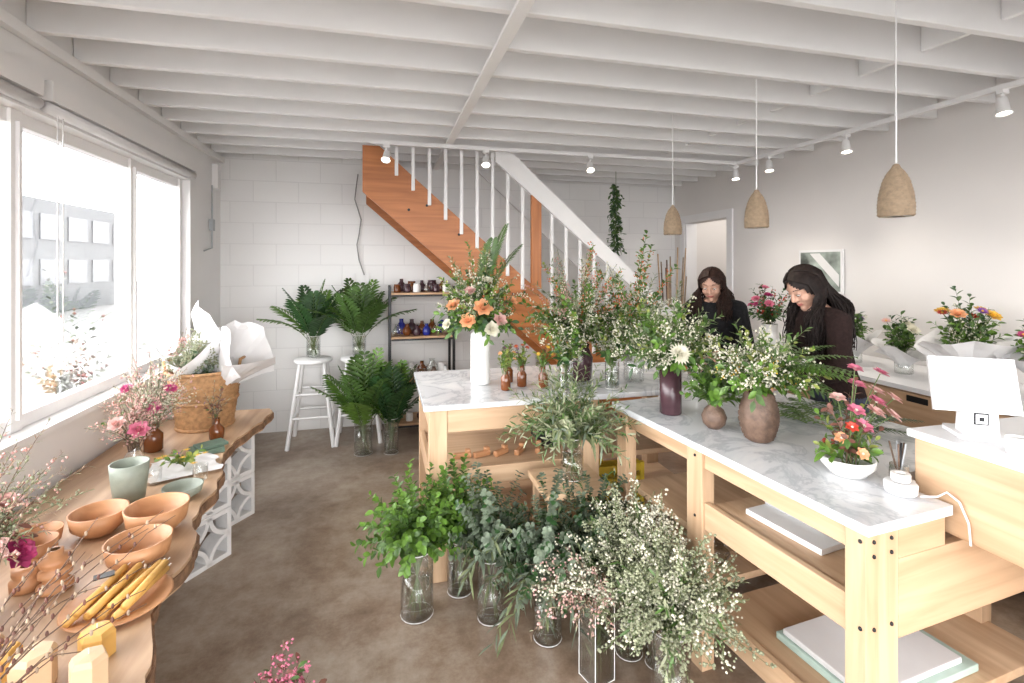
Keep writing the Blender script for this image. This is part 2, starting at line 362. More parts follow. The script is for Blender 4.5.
def window_left():
    b=MB('window_1'); x0,x1=XL-.13,XL-.07
    ys=[-1.3,-.4,.60,1.60,2.62,3.66,WY1]
    b.bx(x0,x1,ys[0],WY1,WZ0+.001,WZ0+.06,M['white']); b.bx(x0,x1,ys[0],WY1,WZ1-.06,WZ1-.001,M['white'])
    for i,yy in enumerate(ys):
        a,c=yy-.035,yy+.035
        if i==0: a,c=yy,yy+.05
        if i==len(ys)-1: a,c=yy-.05,yy-.001
        b.bx(x0-.01,x1+.015,a,c,WZ0+.001,WZ1-.001,M['white'])
        if 0<i<len(ys)-1: b.bx(x1+.015,x1+.03,yy-.008,yy+.008,WZ0+.05,WZ1-.05,M['white'])
    b.bx(x0+.03,x0+.034,ys[0],WY1-.01,WZ0+.05,WZ1-.05,M['pane'])
    b.bx(XL-.07,XL+.035,-1.3,WY1+.02,WZ0-.03,WZ0-.001,M['white'])
    b.done()
    b=MB('roller_blind')
    for y0,y1 in((2.66,4.42),(.6,2.6)):
        b.bx(XL+.001,XL+.055,y0,y1,WZ1+.06,WZ1+.15,M['white'])
        b.tube([(XL+.03,y0,WZ1+.03),(XL+.03,y1,WZ1+.03)],.026,M['paper'],seg=12,cap=True)
        b.tube([(XL+.04,y0+.06,WZ1+.03),(XL+.04,y0+.06,1.15)],.003,M['white']); b.tube([(XL+.04,y0+.1,WZ1+.03),(XL+.04,y0+.1,1.15)],.003,M['white'])
    b.done()
window_left()
b=MB('added_front_window');  # unseen window added behind the camera to let more light in
for x in(-1.2,-.1,1.05,2.2,3.22): b.bx(x+.001,x+.08,YF-.12,YF-.05,.45,2.45,M['white'])
b.bx(-1.12,3.22,YF-.12,YF-.05,2.37,2.449,M['white']); b.bx(-1.12,3.22,YF-.12,YF-.05,.451,.53,M['white'])
b.bx(-1.12,3.22,YF-.09,YF-.086,.5,2.4,M['pane']); b.done()
# exterior
b=MB('ground_exterior'); b.bx(-60,-1.65,-30,60,-.2,-.12,M['ground']); b.bx(-1.65,30,-40,-1.8,-.2,-.12,M['ground']); b.done()
b=MB('building_exterior'); b.bx(-17,-11.5,17,27,-.1,3.9,M['ext']); b.bx(-30,-18,8,19,-.1,2.2,M['ext'])
for k in range(6):
    for z in(.9,2.5): b.bx(-11.5,-11.45,17.5+k*1.6,18.7+k*1.6,z,z+.9,M['extw'])
for k in range(6): b.bx(-17.99,-17.95,8.5+k*1.7,9.7+k*1.7,.8,1.8,M['extw'])
b.done()
b=MB('street_bush',(-3.6,6.9,-.12)); dome(b,(0,0,.1),'shrub',20,.8,1.6,1.3,lift=.3,fl=('shrubr',.02,.12,.04,2)); b.done()
b=MB('alarm_box'); b.bx(XL+.001,XL+.05,4.95,5.05,2.28,2.5,M['white']); b.tube([(XL+.02,4.9,2.3),(XL+.02,4.9,1.75),(XL+.02,4.7,1.72)],.008,M['grey'],seg=6); b.box((XL+.02,4.9,1.95),(.03,.06,.1),M['grey']); b.done(.003)
b=MB('wall_outlet'); b.bx(-.36,-.28,YB-.012,YB-.001,1.42,1.52,M['white']); b.bx(-.22,-.14,YB-.012,YB-.001,1.42,1.52,M['white']); b.tube([(-.25,YB-.02,2.5),(-.27,YB-.02,2.35),(-.28,YB-.02,2.25),(-.25,YB-.02,2.15),(-.22,YB-.02,2.05),(-.24,YB-.02,1.9),(-.26,YB-.02,1.8),(-.24,YB-.02,1.65),(-.19,YB-.02,1.5)],.006,M['cord'],seg=6); b.done()
# ------------------------------------------------------------------ STAIR
b=MB('staircase'); sl=.882; zt_=ZJ-.022
def xl(z): return -.15+(2.20-z)/sl
for y0 in(4.25,5.1):
    b.prism([(-.17,zt_),(-.17,2.20),(xl(.001),.001),(2.885,.001),(.087+(2.47-zt_)/sl,zt_)],y0,y0+.045,M['orange'],'Y')
z=2.40
while z>.2:
    x=(2.47-z)/sl-.143
    b.bx(max(x-.02,-.165),x+.21,4.296,5.099,z-.04,z,M['orange'])
    z-=.19
b.box((1.30,4.225,1.82),(.09,.045,.86),M['orangez'])
x=.10
while x<2.75:
    zt=2.47-sl*(x-.087); zr=min(zt_,2.43-.9*(x-1.07))
    if abs(x-1.3)>.06: b.bx(x-.014,x+.014,4.226,4.249,zt-.12,zr,M['white'])
    x+=.135
b.prism([(.93,zt_),(1.07,zt_),(2.78,1.04),(2.78,.92),(.93,2.49)] ,4.19,4.226,M['white'],'Y')
b.bx(2.74,2.83,4.19,4.249,.0,1.12,M['orangez'])
b.prism([(.95,zt_),(1.05,zt_),(2.78,1.04),(2.78,.94)],5.146,5.18,M['white'],'Y')
for xx,z in((.35,2.10),(.62,1.86),(.9,1.62),(1.2,1.36),(.2,2.06)): b.tube([(xx,4.249,z),(xx,4.243,z)],.012,M['black'],seg=8,cap=True)
b.done(.003)
# ------------------------------------------------------------------ LIGHT FIXTURES
def spot(loc,aim,e=10):
    p=V(loc); d=(V(aim)-p).normalized(); R=d.to_track_quat('Z','Y').to_matrix()
    b=MB('track_spotlight',p); b.tube([(0,0,.0),(0,0,.085)],.008,M['white'],seg=8)
    b.box((0,0,.075),(.05,.03,.02),M['white'])
    b.lathe([(0,-.045),(.022,-.045),(.026,-.03),(.03,.03),(.038,.05),(.034,.05),(.03,.042)],(0,0,0),M['white'],18,R)
    b.lathe([(.0001,.043),(.03,.042)],(0,0,0),M['lamp'],18,R)
    o=b.done()
    l=bpy.data.lights.new('spot_lamp','SPOT'); l.energy=e; l.color=(1,.92,.82); l.spot_size=1.7; l.spot_blend=1; l.shadow_soft_size=.04
    lo=bpy.data.objects.new('spot_lamp',l); bpy.context.collection.objects.link(lo); lo.parent=o; lo.location=d*.07; lo.rotation_euler=(-d).to_track_quat('Z','Y').to_euler()
b=MB('light_track'); b.bx(3.24,3.27,.4,4.18,ZJ-.05,ZJ-.021,M['white']); b.bx(-.1,3.24,4.06,4.09,ZJ-.05,ZJ-.021,M['white']); b.done()
for yy in(4.1,3.67,2.92,1.97): spot((3.255,yy,ZJ-.135),(3.1,yy-.3,.9))
for xx,ax in((.02,-.3),(.82,.6),(1.75,1.5)): spot((xx,4.075,ZJ-.135),(ax,3.0,.6))
for yy,zz in((1.53,1.79),(2.29,1.80),(3.1,1.81)):
    b=MB('pendant_lamp',(1.95,yy,zz)); q=.86
    pr=[(.062*q,0),(.070*q,.004),(.071*q,.045),(.066*q,.09),(.052*q,.14),(.034*q,.175),(.02*q,.19),(.010,.205),(0,.21)]
    b.lathe(pr,(0,0,0),M['rattan'],32)
    b.lathe([(.060*q,.0),(.062*q,.05),(.056*q,.09),(.04*q,.14)],(0,0,0),M['cer'],24)
    for k in range(12): 
        z=.008+k*.014
        rr=next((pr[i][0]+(pr[i+1][0]-pr[i][0])*(z-pr[i][1])/(pr[i+1][1]-pr[i][1]) for i in range(len(pr)-1) if pr[i][1]<=z<=pr[i+1][1]),.05)+.0005
        b.tube([(rr*math.cos(a*.2618),rr*math.sin(a*.2618),z) for a in range(25)],.0022,M['rattan'],seg=4)
    b.ball((0,0,.06),.018,M['lamp'])
    b.tube([(0,0,.20),(0,0,ZC-zz)],.0035,M['white'],seg=6); b.lathe([(.022,ZC-zz-.03),(.022,ZC-zz-.001),(0,ZC-zz-.001)],(0,0,0),M['white'])
    o=b.done()
    l=bpy.data.lights.new('bulb','POINT'); l.energy=2.5; l.color=(1,.87,.7); l.shadow_soft_size=.03
    lo=bpy.data.objects.new('bulb',l); bpy.context.collection.objects.link(lo); lo.parent=o; lo.location=(0,0,.0)
# ------------------------------------------------------------------ COUNTERS
b=MB('marble_work_counter',(1.253,1.058,0),math.radians(5.49))
H=.9; poly=[(0,0),(.355,0),(.355,.2),(1.0,.2),(1.0,1.3),(0,1.3)]
b.prism(poly,H-.028,H,M['marble'])
def leg(x,y,w=.1,d=.09,top=H-.029): b.bx(x,x+w,y,y+d,0,top,M['plyz'])
leg(.02,.02,.13,.06); leg(.02,.66,.06,.09); leg(.02,1.2,.06,.08); leg(.92,.22,.06,.08); leg(.92,1.2,.06,.08)
b.bx(.03,.07,.081,.659,H-.10,H-.03,M['plyy']); b.bx(.03,.07,.751,1.199,H-.10,H-.03,M['plyy'])
b.bx(.93,.97,.301,1.199,H-.10,H-.03,M['plyy']); b.bx(.081,.919,1.22,1.26,H-.10,H-.03,M['ply'])
b.bx(.151,.354,.02,.045,.775,H-.03,M['ply']); b.bx(.151,.80,.02,.045,.55,.774,M['ply'])
b.bx(.04,.96,.081,.655,.625,.655,M['plyy']); b.bx(.03,.055,.081,.659,.56,.665,M['plyy'])
b.bx(.04,.96,.755,1.195,.50,.53,M['plyy'])
b.bx(.04,.96,.05,.655,.24,.27,M['plyy']); b.bx(.03,.055,.081,.659,.19,.28,M['plyy']); b.bx(.081,.96,.755,1.195,.24,.27,M['plyy'])
for yy in(.05,.70,1.24):
    for z in(.84,.60): b.ball((.019,yy if yy!=.05 else .035,z),.006,M['black'],seg=8,rings=5)
for x in(.05,.12):
    for z in(.84,.80,.60,.3): b.ball((x,.019,z),.006,M['black'],seg=8,rings=5)
b.done(.003)
b=MB('marble_side_counter'); 
b.bx(.19,1.93,2.5,3.33,H-.028,H,M['marble'])
for x,y in((.22,2.53),(.22,3.22),(1.05,2.53),(1.82,2.53),(1.82,3.22)): b.bx(x,x+.09,y,y+.08,0,H-.029,M['plyz'])
b.bx(.311,1.049,2.535,2.56,H-.15,H-.03,M['ply']); b.bx(.225,.25,2.611,3.219,H-.15,H-.03,M['plyy']); b.bx(.311,1.8,3.26,3.285,H-.12,H-.03,M['ply'])
b.bx(.24,1.9,2.62,3.21,.50,.53,M['ply']); b.bx(.311,1.049,2.535,2.56,.47,.56,M['ply']); b.bx(.225,.25,2.611,3.219,.44,.55,M['plyy'])
b.bx(.24,1.9,2.62,3.21,.16,.19,M['ply'])
b.done(.003)
b=MB('wooden_riser'); b.bx(.70,1.02,2.12,2.42,.54,.57,M['ply'])
for x in(.72,.97):
    for y in(2.14,2.37): b.bx(x,x+.03,y,y+.03,0,.539,M['plyz'])
b.done(.003)
for i in range(5):
    b=MB('wood_block_tool',(.42+i*.11,2.75,.531),.3*i); b.box((0,0,.015),(.10,.03,.03),M['bowl']); b.box((.03,0,.04),(.03,.03,.02),M['bowl']); b.done(.006)
b=MB('watering_can',(.95,2.85,.531)); b.lathe([(.06,0),(.065,.01),(.06,.13),(.05,.15),(.045,.15)],(0,0,0),M['black']); b.tube([(.06,0,.04),(.12,0,.1),(.15,0,.17)],.012,M['black'],.008,8,True); b.tube([(-.055,0,.03),(-.10,0,.07),(-.09,0,.14),(-.05,0,.145)],.007,M['black'],seg=6); b.done()
b=MB('yellow_crate',(1.30,2.75,.191)); 
for k in range(4): 
    z=.01+k*.07
    for sx in(-.15,.15): b.bx(sx-.006,sx+.006,-.12,.12,z,z+.04,M['crate'])
    for sy in(-.12,.12): b.bx(-.15,.15,sy-.006,sy+.006,z,z+.04,M['crate'])
b.bx(-.15,.15,-.12,.12,0,.01,M['crate'])
for sx in(-.15,0,.15):
    for sy in(-.12,.12): b.bx(sx-.012,sx+.012,sy-.012,sy+.012,0,.27,M['crate'])
b.done()
b=MB('register_desk'); b.bx(1.63,2.5,.35,1.22,.80,1.055,M['plyy']); b.bx(1.615,2.52,.33,1.235,1.056,1.08,M['plastic']); b.bx(2.05,2.45,.4,1.05,0,.799,M['plyz']); 
b.done(.004)
def tablet():
    b=MB('register_tablet_stand',(1.75,1.13,1.081),math.radians(-34))
    b.prism([(-.055,-.065),(.055,-.065),(.062,-.05),(.062,.05),(.055,.065),(-.055,.065),(-.062,.05),(-.062,-.05)],0,.012,M['plastic'])
    R=Matrix.Rotation(math.radians(-16),3,'X')
    b.prism([(-.045,.012),(.045,.012),(.038,.125),(-.038,.125)],-.035,.01,M['plastic'],'Y')
    c=V((0,.012,.15))
    b.box(c,(.215,.016,.165),M['plastic'],R); b.box(c+R@V((0,.0091,0)),(.20,.002,.148),M['black'],R)
    b.box(V((0,-.036,.058)),(.036,.002,.036),M['black']); b.box(V((0,-.038,.058)),(.028,.002,.028),M['plastic']); b.box(V((0,-.0395,.058)),(.012,.002,.012),M['black'])
    b.done(.006)
tablet()
b=MB('pen_cup',(1.69,.99,1.081)); b.lathe([(.022,0),(.024,.003),(.025,.045),(.022,.045),(.02,.01)],(0,0,0),M['cer']); b.done()
b=MB('tape_dispenser',(1.535,1.19,.901),.5); b.lathe([(.033,0),(.042,.004),(.044,.03),(.04,.036),(.02,.036),(.018,.03),(.018,.01)],(0,0,0),M['plastic']); b.lathe([(.022,.037),(.026,.04),(.026,.062),(.012,.062),(.012,.04)],(0,0,0),M['cer']); b.box((.05,0,.012),(.06,.05,.022),M['plastic']); b.done(.003)
b=MB('pen_jar',(1.60,1.245,.901)); b.lathe([(.022,0),(.028,.01),(.026,.06),(.022,.06)],(0,0,0),M['glass'])
for i in range(6): b.tube([(0,0,.01),(ru(-.02,.02),ru(-.02,.02),.13)],.003,random.choice((M['black'],M['brcer'],M['grey'])),seg=6,cap=True)
b.done()
b=MB('power_cord'); b.tube([(1.56,1.15,.905),(1.585,1.12,.915),(1.607,1.11,.93),(1.62,1.085,.91),(1.618,1.06,.86),(1.618,1.055,.8)],.003,M['plastic'],seg=6); b.done()
b=MB('glass_tray',(1.62,1.35,.271),.1); b.box((0,0,.012),(.5,.34,.024),M['teal']); b.box((-.02,.0,.035),(.44,.3,.02),M['paper']); b.done(.003)
b=MB('cardboard_folder',(1.55,1.5,.656),.15); b.box((0,0,.01),(.4,.3,.02),M['cer']); b.box((.05,.03,.028),(.3,.24,.014),M['grey']); b.done(.002)
for(x,y) in((1.42,1.95),(1.55,2.05)):
    b=MB('glass_dish',(x,y,.2855-.0145)); b.lathe([(.04,0),(.06,.004),(.08,.05),(.076,.05),(.056,.01)],(0,0,0),M['glass']); b.done()
b=MB('drawer_cabinet'); b.bx(2.93,XR-.016,.9,3.98,.872,.90,M['plastic']); b.bx(2.97,XR-.016,.93,3.95,.08,.871,M['plyy']); b.bx(3.02,XR-.02,.95,3.93,0,.079,M['black'])
y=.95
while y<3.8:
    for z0,z1 in((.64,.86),(.38,.62),(.11,.36)):
        b.bx(2.952,2.969,y+.006,y+.49,z0,z1,M['plyy']); b.bx(2.949,2.9515,y+.19,y+.31,z1-.05,z1-.015,M['black'])  # black plates stand in for the shade inside the finger cutouts
    y+=.497
b.done(.003)
b=MB('framed_print'); b.bx(XR-.03,XR-.012,3.28,3.72,1.36,1.73,M['white']); b.bx(XR-.033,XR-.0301,3.30,3.70,1.38,1.71,M['art']); 
b.prism([(3.31,1.42),(3.6,1.7),(3.5,1.7),(3.31,1.52)],XR-.035,XR-.0335,M['cer'],'X')
b.done()
b=MB('wall_thermostat'); b.bx(XR-.02,XR-.001,4.35,4.43,2.0,2.16,M['grey']); b.done(.004)
# ------------------------------------------------------------------ BENCH
b=MB('live_edge_bench')
fr=[(-.42,.75),(-.40,1.0),(-.47,1.2),(-.56,1.4),(-.60,1.55),(-.66,1.66),(-.67,1.78),(-.64,1.95),(-.68,2.1),(-.73,2.22),(-.74,2.35),(-.73,2.5),(-.76,2.7),(-.82,2.9),(-.83,3.1),(-.80,3.3),(-.76,3.5),(-.74,3.72),(-.77,3.80)]
bk=[(-1.44,3.82),(-1.45,3.2),(-1.44,2.2),(-1.45,1.2),(-1.45,.72)]
fr2=[]
for i in range(len(fr)-1):
    for k in range(4):
        t=k/4; x=fr[i][0]*(1-t)+fr[i+1][0]*t; y=fr[i][1]*(1-t)+fr[i+1][1]*t; fr2.append((x+.006*math.sin(31*y)+ru(-.003,.003),y))
fr2.append(fr[-1])
b.prism(fr2+bk,.54,.60,M['slab'],'Z',M['slab'])
b.prism([(x-.0+.008,y) for x,y in fr2]+[(x-.02,y) for x,y in reversed(fr2)],.552,.588,M['bark'])
b.done(.004)
def block(x,y,z,rz=0):
    b=MB('breeze_block',(x,y,z),rz); s=.268; t=.09; w=.026
    for q in(-1,1): b.bx(-t/2,t/2,q*(s/2-w/2)-w/2,q*(s/2-w/2)+w/2,0,s,M['concrete'])
    b.bx(-t/2,t/2,-s/2+w,s/2-w,0,w,M['concrete']); b.bx(-t/2,t/2,-s/2+w,s/2-w,s-w,s,M['concrete'])
    c=s/2; n=10
    for cy,cz,a0 in((-c+w*.4,w*.4,0),(c-w*.4,w*.4,math.pi/2),(c-w*.4,s-w*.4,math.pi),(-c+w*.4,s-w*.4,1.5*math.pi)):
        vs=[];fs=[]
        for i in range(n+1):
            a=a0+math.pi/2*i/n
            for rr,xx in((.128,-t/2),(.128,t/2),(.106,t/2),(.106,-t/2)): vs.append((xx,cy+rr*math.cos(a),cz+rr*math.sin(a)))
        for i in range(n):
            for j in range(4): fs.append((i*4+j,i*4+4+j,i*4+4+(j+1)%4,i*4+(j+1)%4))
        b.add(vs,fs,M['concrete'],False)
    b.done(.002)
for(x,y,r) in((-.92,3.45,-.6),(-.93,2.98,-.6),(-1.26,3.3,-.6),(-.95,1.35,-.4),(-1.25,1.35,-.4)):
    for z in(0,.27): block(x,y,z,r)
b=MB('wicker_basket',(-1.08,3.5,.601)); h=.34
prof=[(.15+.05*(i/16),h*i/16) for i in range(17)]
b.lathe(prof,(0,0,0),M['wick'],64,fn=lambda r,z,a,j:r+.007*math.sin(16*a+math.pi*(j%2)))
b.lathe([(p[0]-.012,p[1]) for p in prof[1:]],(0,0,0),M['wick'],40)
for zz in(.0,.16,h): 
    rr=.15+.05*zz/h+.004; b.tube([(rr*math.cos(a*.2618),rr*math.sin(a*.2618),zz+.008) for a in range(25)],.011,M['wick'],seg=6)
for q in(-1,1): b.tube([(q*.20,-.06,h),(q*.21,-.05,h+.07),(q*.21,.05,h+.07),(q*.20,.06,h)],.010,M['wick'],seg=6)
b.done()
def papersheet(mb,c,R,w,h,open_=1.2,tip=.34):
    c=V(c); nu,nv=13,8; vs=[];fs=[]; ph=ru(0,6)
    for j in range(nv):
        t=j/(nv-1)
        for i in range(nu):
            s=i/(nu-1)*2-1
            a=s*open_+math.pi*.5
            top=h*(1-tip*abs(s)**1.1)
            r=.028+w*(t**1.25)*(1+.12*math.sin(3*s+ph))
            rr=r+.010*t*math.sin(7*s+ph)+ru(-.004,.004)*t
            vs.append(c+R@V((rr*math.cos(a),rr*math.sin(a),top*t-.05*t**3*abs(math.sin(2*s+ph))+ru(-.003,.003))))
    for j in range(nv-1):
        for i in range(nu-1):
            a0=j*nu+i; 
            if (i+j)%2: fs+= [(a0,a0+1,a0+nu+1),(a0,a0+nu+1,a0+nu)]
            else: fs+= [(a0,a0+1,a0+nu),(a0+1,a0+nu+1,a0+nu)]
    mb.add(vs,fs,M['paper'],False)
def wrap(mb,c,tx,ty,w,h,n=3,seed=1,op=1.35):
    random.seed(seed)
    for k in range(n):
        R=Matrix.Rotation(tx,3,'X')@Matrix.Rotation(ty,3,'Y')@Matrix.Rotation(2*math.pi*k/n+ru(-.3,.3),3,'Z')
        papersheet(mb,c,R,w*ru(.9,1.1),h*ru(.85,1.12),op)
b=MB('paper_wrapped_bouquet',(-1.08,3.5,.66))
wrap(b,(-.04,0,.10),.05,-.12,.18,.42,3,3); wrap(b,(.06,-.02,.14),.2,.65,.17,.44,3,5); wrap(b,(-.02,.06,.12),-.2,.15,.15,.56,3,9)
dome(b,(-.04,-.06,.26),'wax',50,.17,.27,1.3,fl=('pale',.006,.5,.012,4)); dome(b,(-.05,-.06,.26),'dry',22,.14,.27,1.2); dome(b,(-.02,-.08,.26),'euc',14,.14,.2,1.3)
b.tube([(0,0,-.05),(0,0,.15)],.015,M['stem'],seg=8)
b.done()
random.seed(11)
b=MB('dried_flower_arrangement',(-1.20,3.08,.601)); b.lathe([(.035,0),(.045,.01),(.045,.09),(.02,.12),(.022,.15)],(0,0,0),M['amber'])
dome(b,(0,0,.14),'dry',44,.23,.40,1.4,fl=('blush',.005,.25,.012,3)); dome(b,(0,0,.14),'wax',24,.2,.38,1.3,fl=('cream',.005,.4,.01,3)); dome(b,(0,0,.14),'olive',5,.2,.3,1.3)
for o in((.05,-.12,.12),(.1,-.05,.2),(-.08,-.1,.22)): bloom(b,(0,0,.14),o,daisy,.04,M['mag'],M['pink'],16,3)
b.done()
b=MB('dried_flower_arrangement',(-1.17,2.80,.601)); b.lathe([(.03,0),(.04,.01),(.04,.08),(.018,.11),(.02,.13)],(0,0,0),M['glass'])
dome(b,(0,0,.12),'dry',34,.2,.36,1.3,fl=('blush',.005,.3,.012,3)); dome(b,(0,0,.12),'burg',5,.15,.3,1.2); bloom(b,(0,0,.12),(.05,-.08,.1),rose,.035,M['pink']); bloom(b,(0,0,.12),(-.03,-.1,.14),rose,.03,M['blush']); b.done()
b=MB('amber_bud_vase',(-.93,3.2,.601)); b.lathe([(.03,0),(.038,.008),(.04,.06),(.016,.09),(.018,.12)],(0,0,0),M['amber']); dome(b,(0,0,.11),'dry',9,.12,.25,1.0); dome(b,(0,0,.11),'burg',5,.1,.2,1.0); b.done()
b=MB('pampas_arrangement',(-1.33,3.72,.601)); b.lathe([(.04,0),(.06,.03),(.05,.14),(.03,.18)],(0,0,0),M['cer']); dome(b,(0.02,0,.17),'dry',20,.12,.42,1.0,fl=('blush',.008,.3,.01,3)); b.done()
b=MB('protea_arrangement',(-1.13,1.74,.601)); b.lathe([(.04,0),(.055,.02),(.06,.09),(.045,.13),(.05,.15)],(0,0,0),M['amber'])
dome(b,(0,0,.14),'wax',30,.26,.44,1.3,fl=('pale',.005,.25,.012,3)); dome(b,(0,0,.14),'dry',54,.28,.42,1.45,fl=('blush',.005,.2,.01,2)); dome(b,(0,0,.14),'burg',12,.20,.28,1.5)
for o,m_ in(((.09,-.08,.08),'blush'),((.0,-.1,.12),'blush'),((-.08,-.02,.2),'pink'),((.10,.02,.02),'mag'),((.06,.03,.16),'blush')): bloom(b,(0,0,.14),o,rose,.036,M[m_])
b.done()
b=MB('pussy_willow_branches',(-.74,1.04,.601)); b.lathe([(.05,0),(.06,.01),(.06,.12),(.05,.14)],(0,0,0),M['dkcer'])
for i in range(26):
    e=V((ru(-.32,.22),ru(.18,.60),ru(.14,.38))); pts=path((0,0,.13),e,10,ru(.15,.45)); 
    for p in pts[3:]: p+=V((ru(-1,1),ru(-1,1),ru(-1,1)))*.006
    b.tube(pts,.0022,M['twig'],.0009)
    for k in range(10): 
        p,t=at(pts,.25+.075*k); b.ball(p+V((ru(-1,1),ru(-1,1),ru(0,1)))*.004,(.0035,.0035,.007),M['dry'] if k%2 else M['burg'],seg=6,rings=4)
b.done()
def bowl(name,x,y,r,h,m): 
    b=MB(name,(x,y,.601)); b.lathe([(r*.5,0),(r*.55,.004),(r*.9,h*.4),(r,h),(r*.93,h),(r*.82,h*.45),(r*.45,.012),(0,.01)],(0,0,0),m,36); b.done()
bowl('wooden_bowl',-1.03,2.19,.092,.085,M['bowl']); bowl('wooden_bowl',-.825,2.15,.105,.10,M['bowl']); bowl('wooden_bowl',-.79,1.92,.096,.09,M['bowl']); bowl('wooden_bowl',-1.17,2.11,.065,.07,M['bowl']); bowl('wooden_bowl',-1.10,1.97,.055,.10,M['bowl'])
bowl('sage_bowl',-.84,2.44,.078,.05,M['sage'])
b=MB('sage_ceramic_cup',(-1.03,2.42,.601)); b.lathe([(.045,0),(.052,.005),(.066,.12),(.07,.175),(.064,.175),(.058,.11),(.04,.015),(0,.012)],(0,0,0),M['sage'],36); b.done()
b=MB('stacked_candle_holder',(-.98,1.84,.601))
b.lathe([(.04,0),(.045,.01),(.045,.02),(.03,.03),(.03,.04),(.042,.05),(.042,.062),(.028,.07),(.04,.085),(.04,.1),(.02,.105),(.02,.125),(.012,.125)],(0,0,0),M['bowl']); b.lathe([(.04,0),(.042,.03),(.03,.035),(.036,.05),(.036,.07),(.015,.07)],(-.09,.03,0),M['bowl']); b.done()
b=MB('candle_plate',(-.755,1.71,.601)); b.lathe([(.09,0),(.12,.008),(.135,.016),(.13,.018),(.09,.009),(0,.008)],(0,0,0),M['bowl'],40)
for i in range(8):
    x=-.08+.019*i; z=.026+.019*(i%2); sw=ru(-.01,.02); b.tube([(x,-.10+.01*(i%3),z),(x+.04+sw,.10,z+.012)],.0105,M['candle'],seg=8,cap=True)
    b.tube([(x+.04+sw,.10,z+.012),(x+.045+sw,.12,z+.014)],.0015,M['cer'])
b.box((-.06,.05,.066),(.05,.03,.003),M['black'],Matrix.Rotation(.4,3,'Z'))
b.done()
for i,(x,y,hh,s) in enumerate(((-.80,1.42,.09,.045),(-.90,1.47,.075,.045),(-.71,1.50,.07,.040),(-.98,1.40,.10,.045),(-.88,1.32,.08,.045),(-.66,1.36,.10,.038),(-.97,1.53,.06,.045))):
    b=MB('pillar_candle',(x,y,.601),ru(0,1)); s2=s*.93
    b.lathe([(s,0),(s,hh-.012),(s2*.9,hh),(0,hh+.003)],(0,0,0),M['candle' if i in(1,2) else 'candle2'],6); b.tube([(0,0,hh),(0,0,hh+.014)],.0015,M['cer'])
    o=b.done(.004)
    for p in o.data.polygons: p.use_smooth=False
b=MB('folded_linen',(-.95,2.78,.601),.4); 
vs=[];fs=[];n=14
for i in range(n):
    for j in range(n):
        x=(i/(n-1)-.5)*.28*(1+.1*math.sin(j)); y=(j/(n-1)-.5)*.3; vs.append((x,y,.012+.010*math.sin(i*1.1+j*.5)*math.sin(j*.9)+.002))
for i in range(n-1):
    for j in range(n-1): fs.append((i*n+j,(i+1)*n+j,(i+1)*n+j+1,i*n+j+1))
b.add(vs,fs,M['paper']); b.done()
b=MB('small_posy',(-.93,2.72,.63)); 
for i in range(10): sprig(b,(0,0,.0),(ru(-.1,.1),ru(-.12,.1),ru(.03,.1)),'lime',.3)
for i in range(8): daisy(b,V((ru(-.08,.08),ru(-.1,.06),ru(.04,.1))),Z,.018,M[random.choice(('yel','purp','yel'))],M['yel'],8,1)
b.done()
b=MB('green_notebook_stack',(-.92,3.0,.601),.35); b.box((0,0,.012),(.16,.12,.024),M['gcloth']); b.box((.02,.01,.032),(.14,.10,.014),M['gcloth'],Matrix.Rotation(.3,3,'Z')); b.done(.002)
for x,y in((-1.02,2.62),(-.83,2.62)):
    b=MB('clear_tumbler',(x,y,.601)); b.lathe([(.025,0),(.03,.004),(.033,.07)],(0,0,0),M['glass']); b.done()
# ------------------------------------------------------------------ STOOLS & BACK CORNER
def stool(x,y):
    b=MB('white_bar_stool',(x,y,0)); b.lathe([(.0,.72),(.15,.72),(.165,.73),(.165,.745),(.155,.755),(0,.757)],(0,0,0),M['white'],32)
    for sx in(-1,1):
        for sy in(-1,1): 
            b.tube([(sx*.19,sy*.19,0),(sx*.10,sy*.10,.725)],.019,M['white'],.016,seg=8)
    for z,q in((.22,.165),(.42,.14)):
        for k in range(4):
            a=[(1,1),(1,-1),(-1,-1),(-1,1)]; p=a[k];r=a[(k+1)%4]; zz=z+.04*(k%2)
            b.tube([(p[0]*q,p[1]*q,zz),(r[0]*q,r[1]*q,zz)],.011,M['white'],seg=8)
    b.done()
stool(-.62,4.84); stool(-.22,4.84)
def palm(name,x,y,z,r,h,n,fl,ll,ph=1.25,kind='g3',w=.030):
    b=MB(name,(x,y,z)); gvase(b,r,h,5)
    for i in range(n):
        p=.15+(ph-.15)*((i+.5)/n); a=2.4*i; f=fl*ru(.85,1.15)
        e=V((f*math.sin(p)*math.cos(a),f*math.sin(p)*math.sin(a)*.7,h+f*math.cos(p)))
        frond(b,path((0,0,h*.3),e,8,.5),M[kind if i%3 else 'g1'],ll,w,13,t0=.32,ang=.75)
    b.done()
palm('palm_leaves_in_vase',-.62,4.84,.758,.06,.2,13,.44,.19)
palm('palm_leaves_in_vase',-.22,4.80,.758,.06,.2,15,.50,.20,kind='g2')
palm('palm_leaves_in_vase',-.17,4.42,.0,.075,.34,16,.48,.2,kind='g2')
palm('palm_leaves_in_vase',.06,4.38,.0,.06,.3,14,.44,.18,1.0)
b=MB('metal_shelf_unit')
x0,x1,y0,y1=.04,.66,4.76,5.12
for x in(x0,x1-.025):
    for y in(y0,y1-.025): b.bx(x,x+.025,y,y+.025,0,1.40,M['black'])
for z in(.12,.52,.93,1.34):
    b.bx(x0+.026,x1-.026,y0+.002,y1-.002,z-.03,z,M['shelfw']); 
    b.bx(x0+.026,x1-.026,y0-.004,y0+.001,z-.035,z-.018,M['black'])
b.done(.002)
bot=lambda s:[(.6*s,0),(.7*s,.01),(.7*s,1.1*s),(.3*s,1.6*s),(.28*s,2.0*s),(.32*s,2.05*s),(0,2.05*s)]
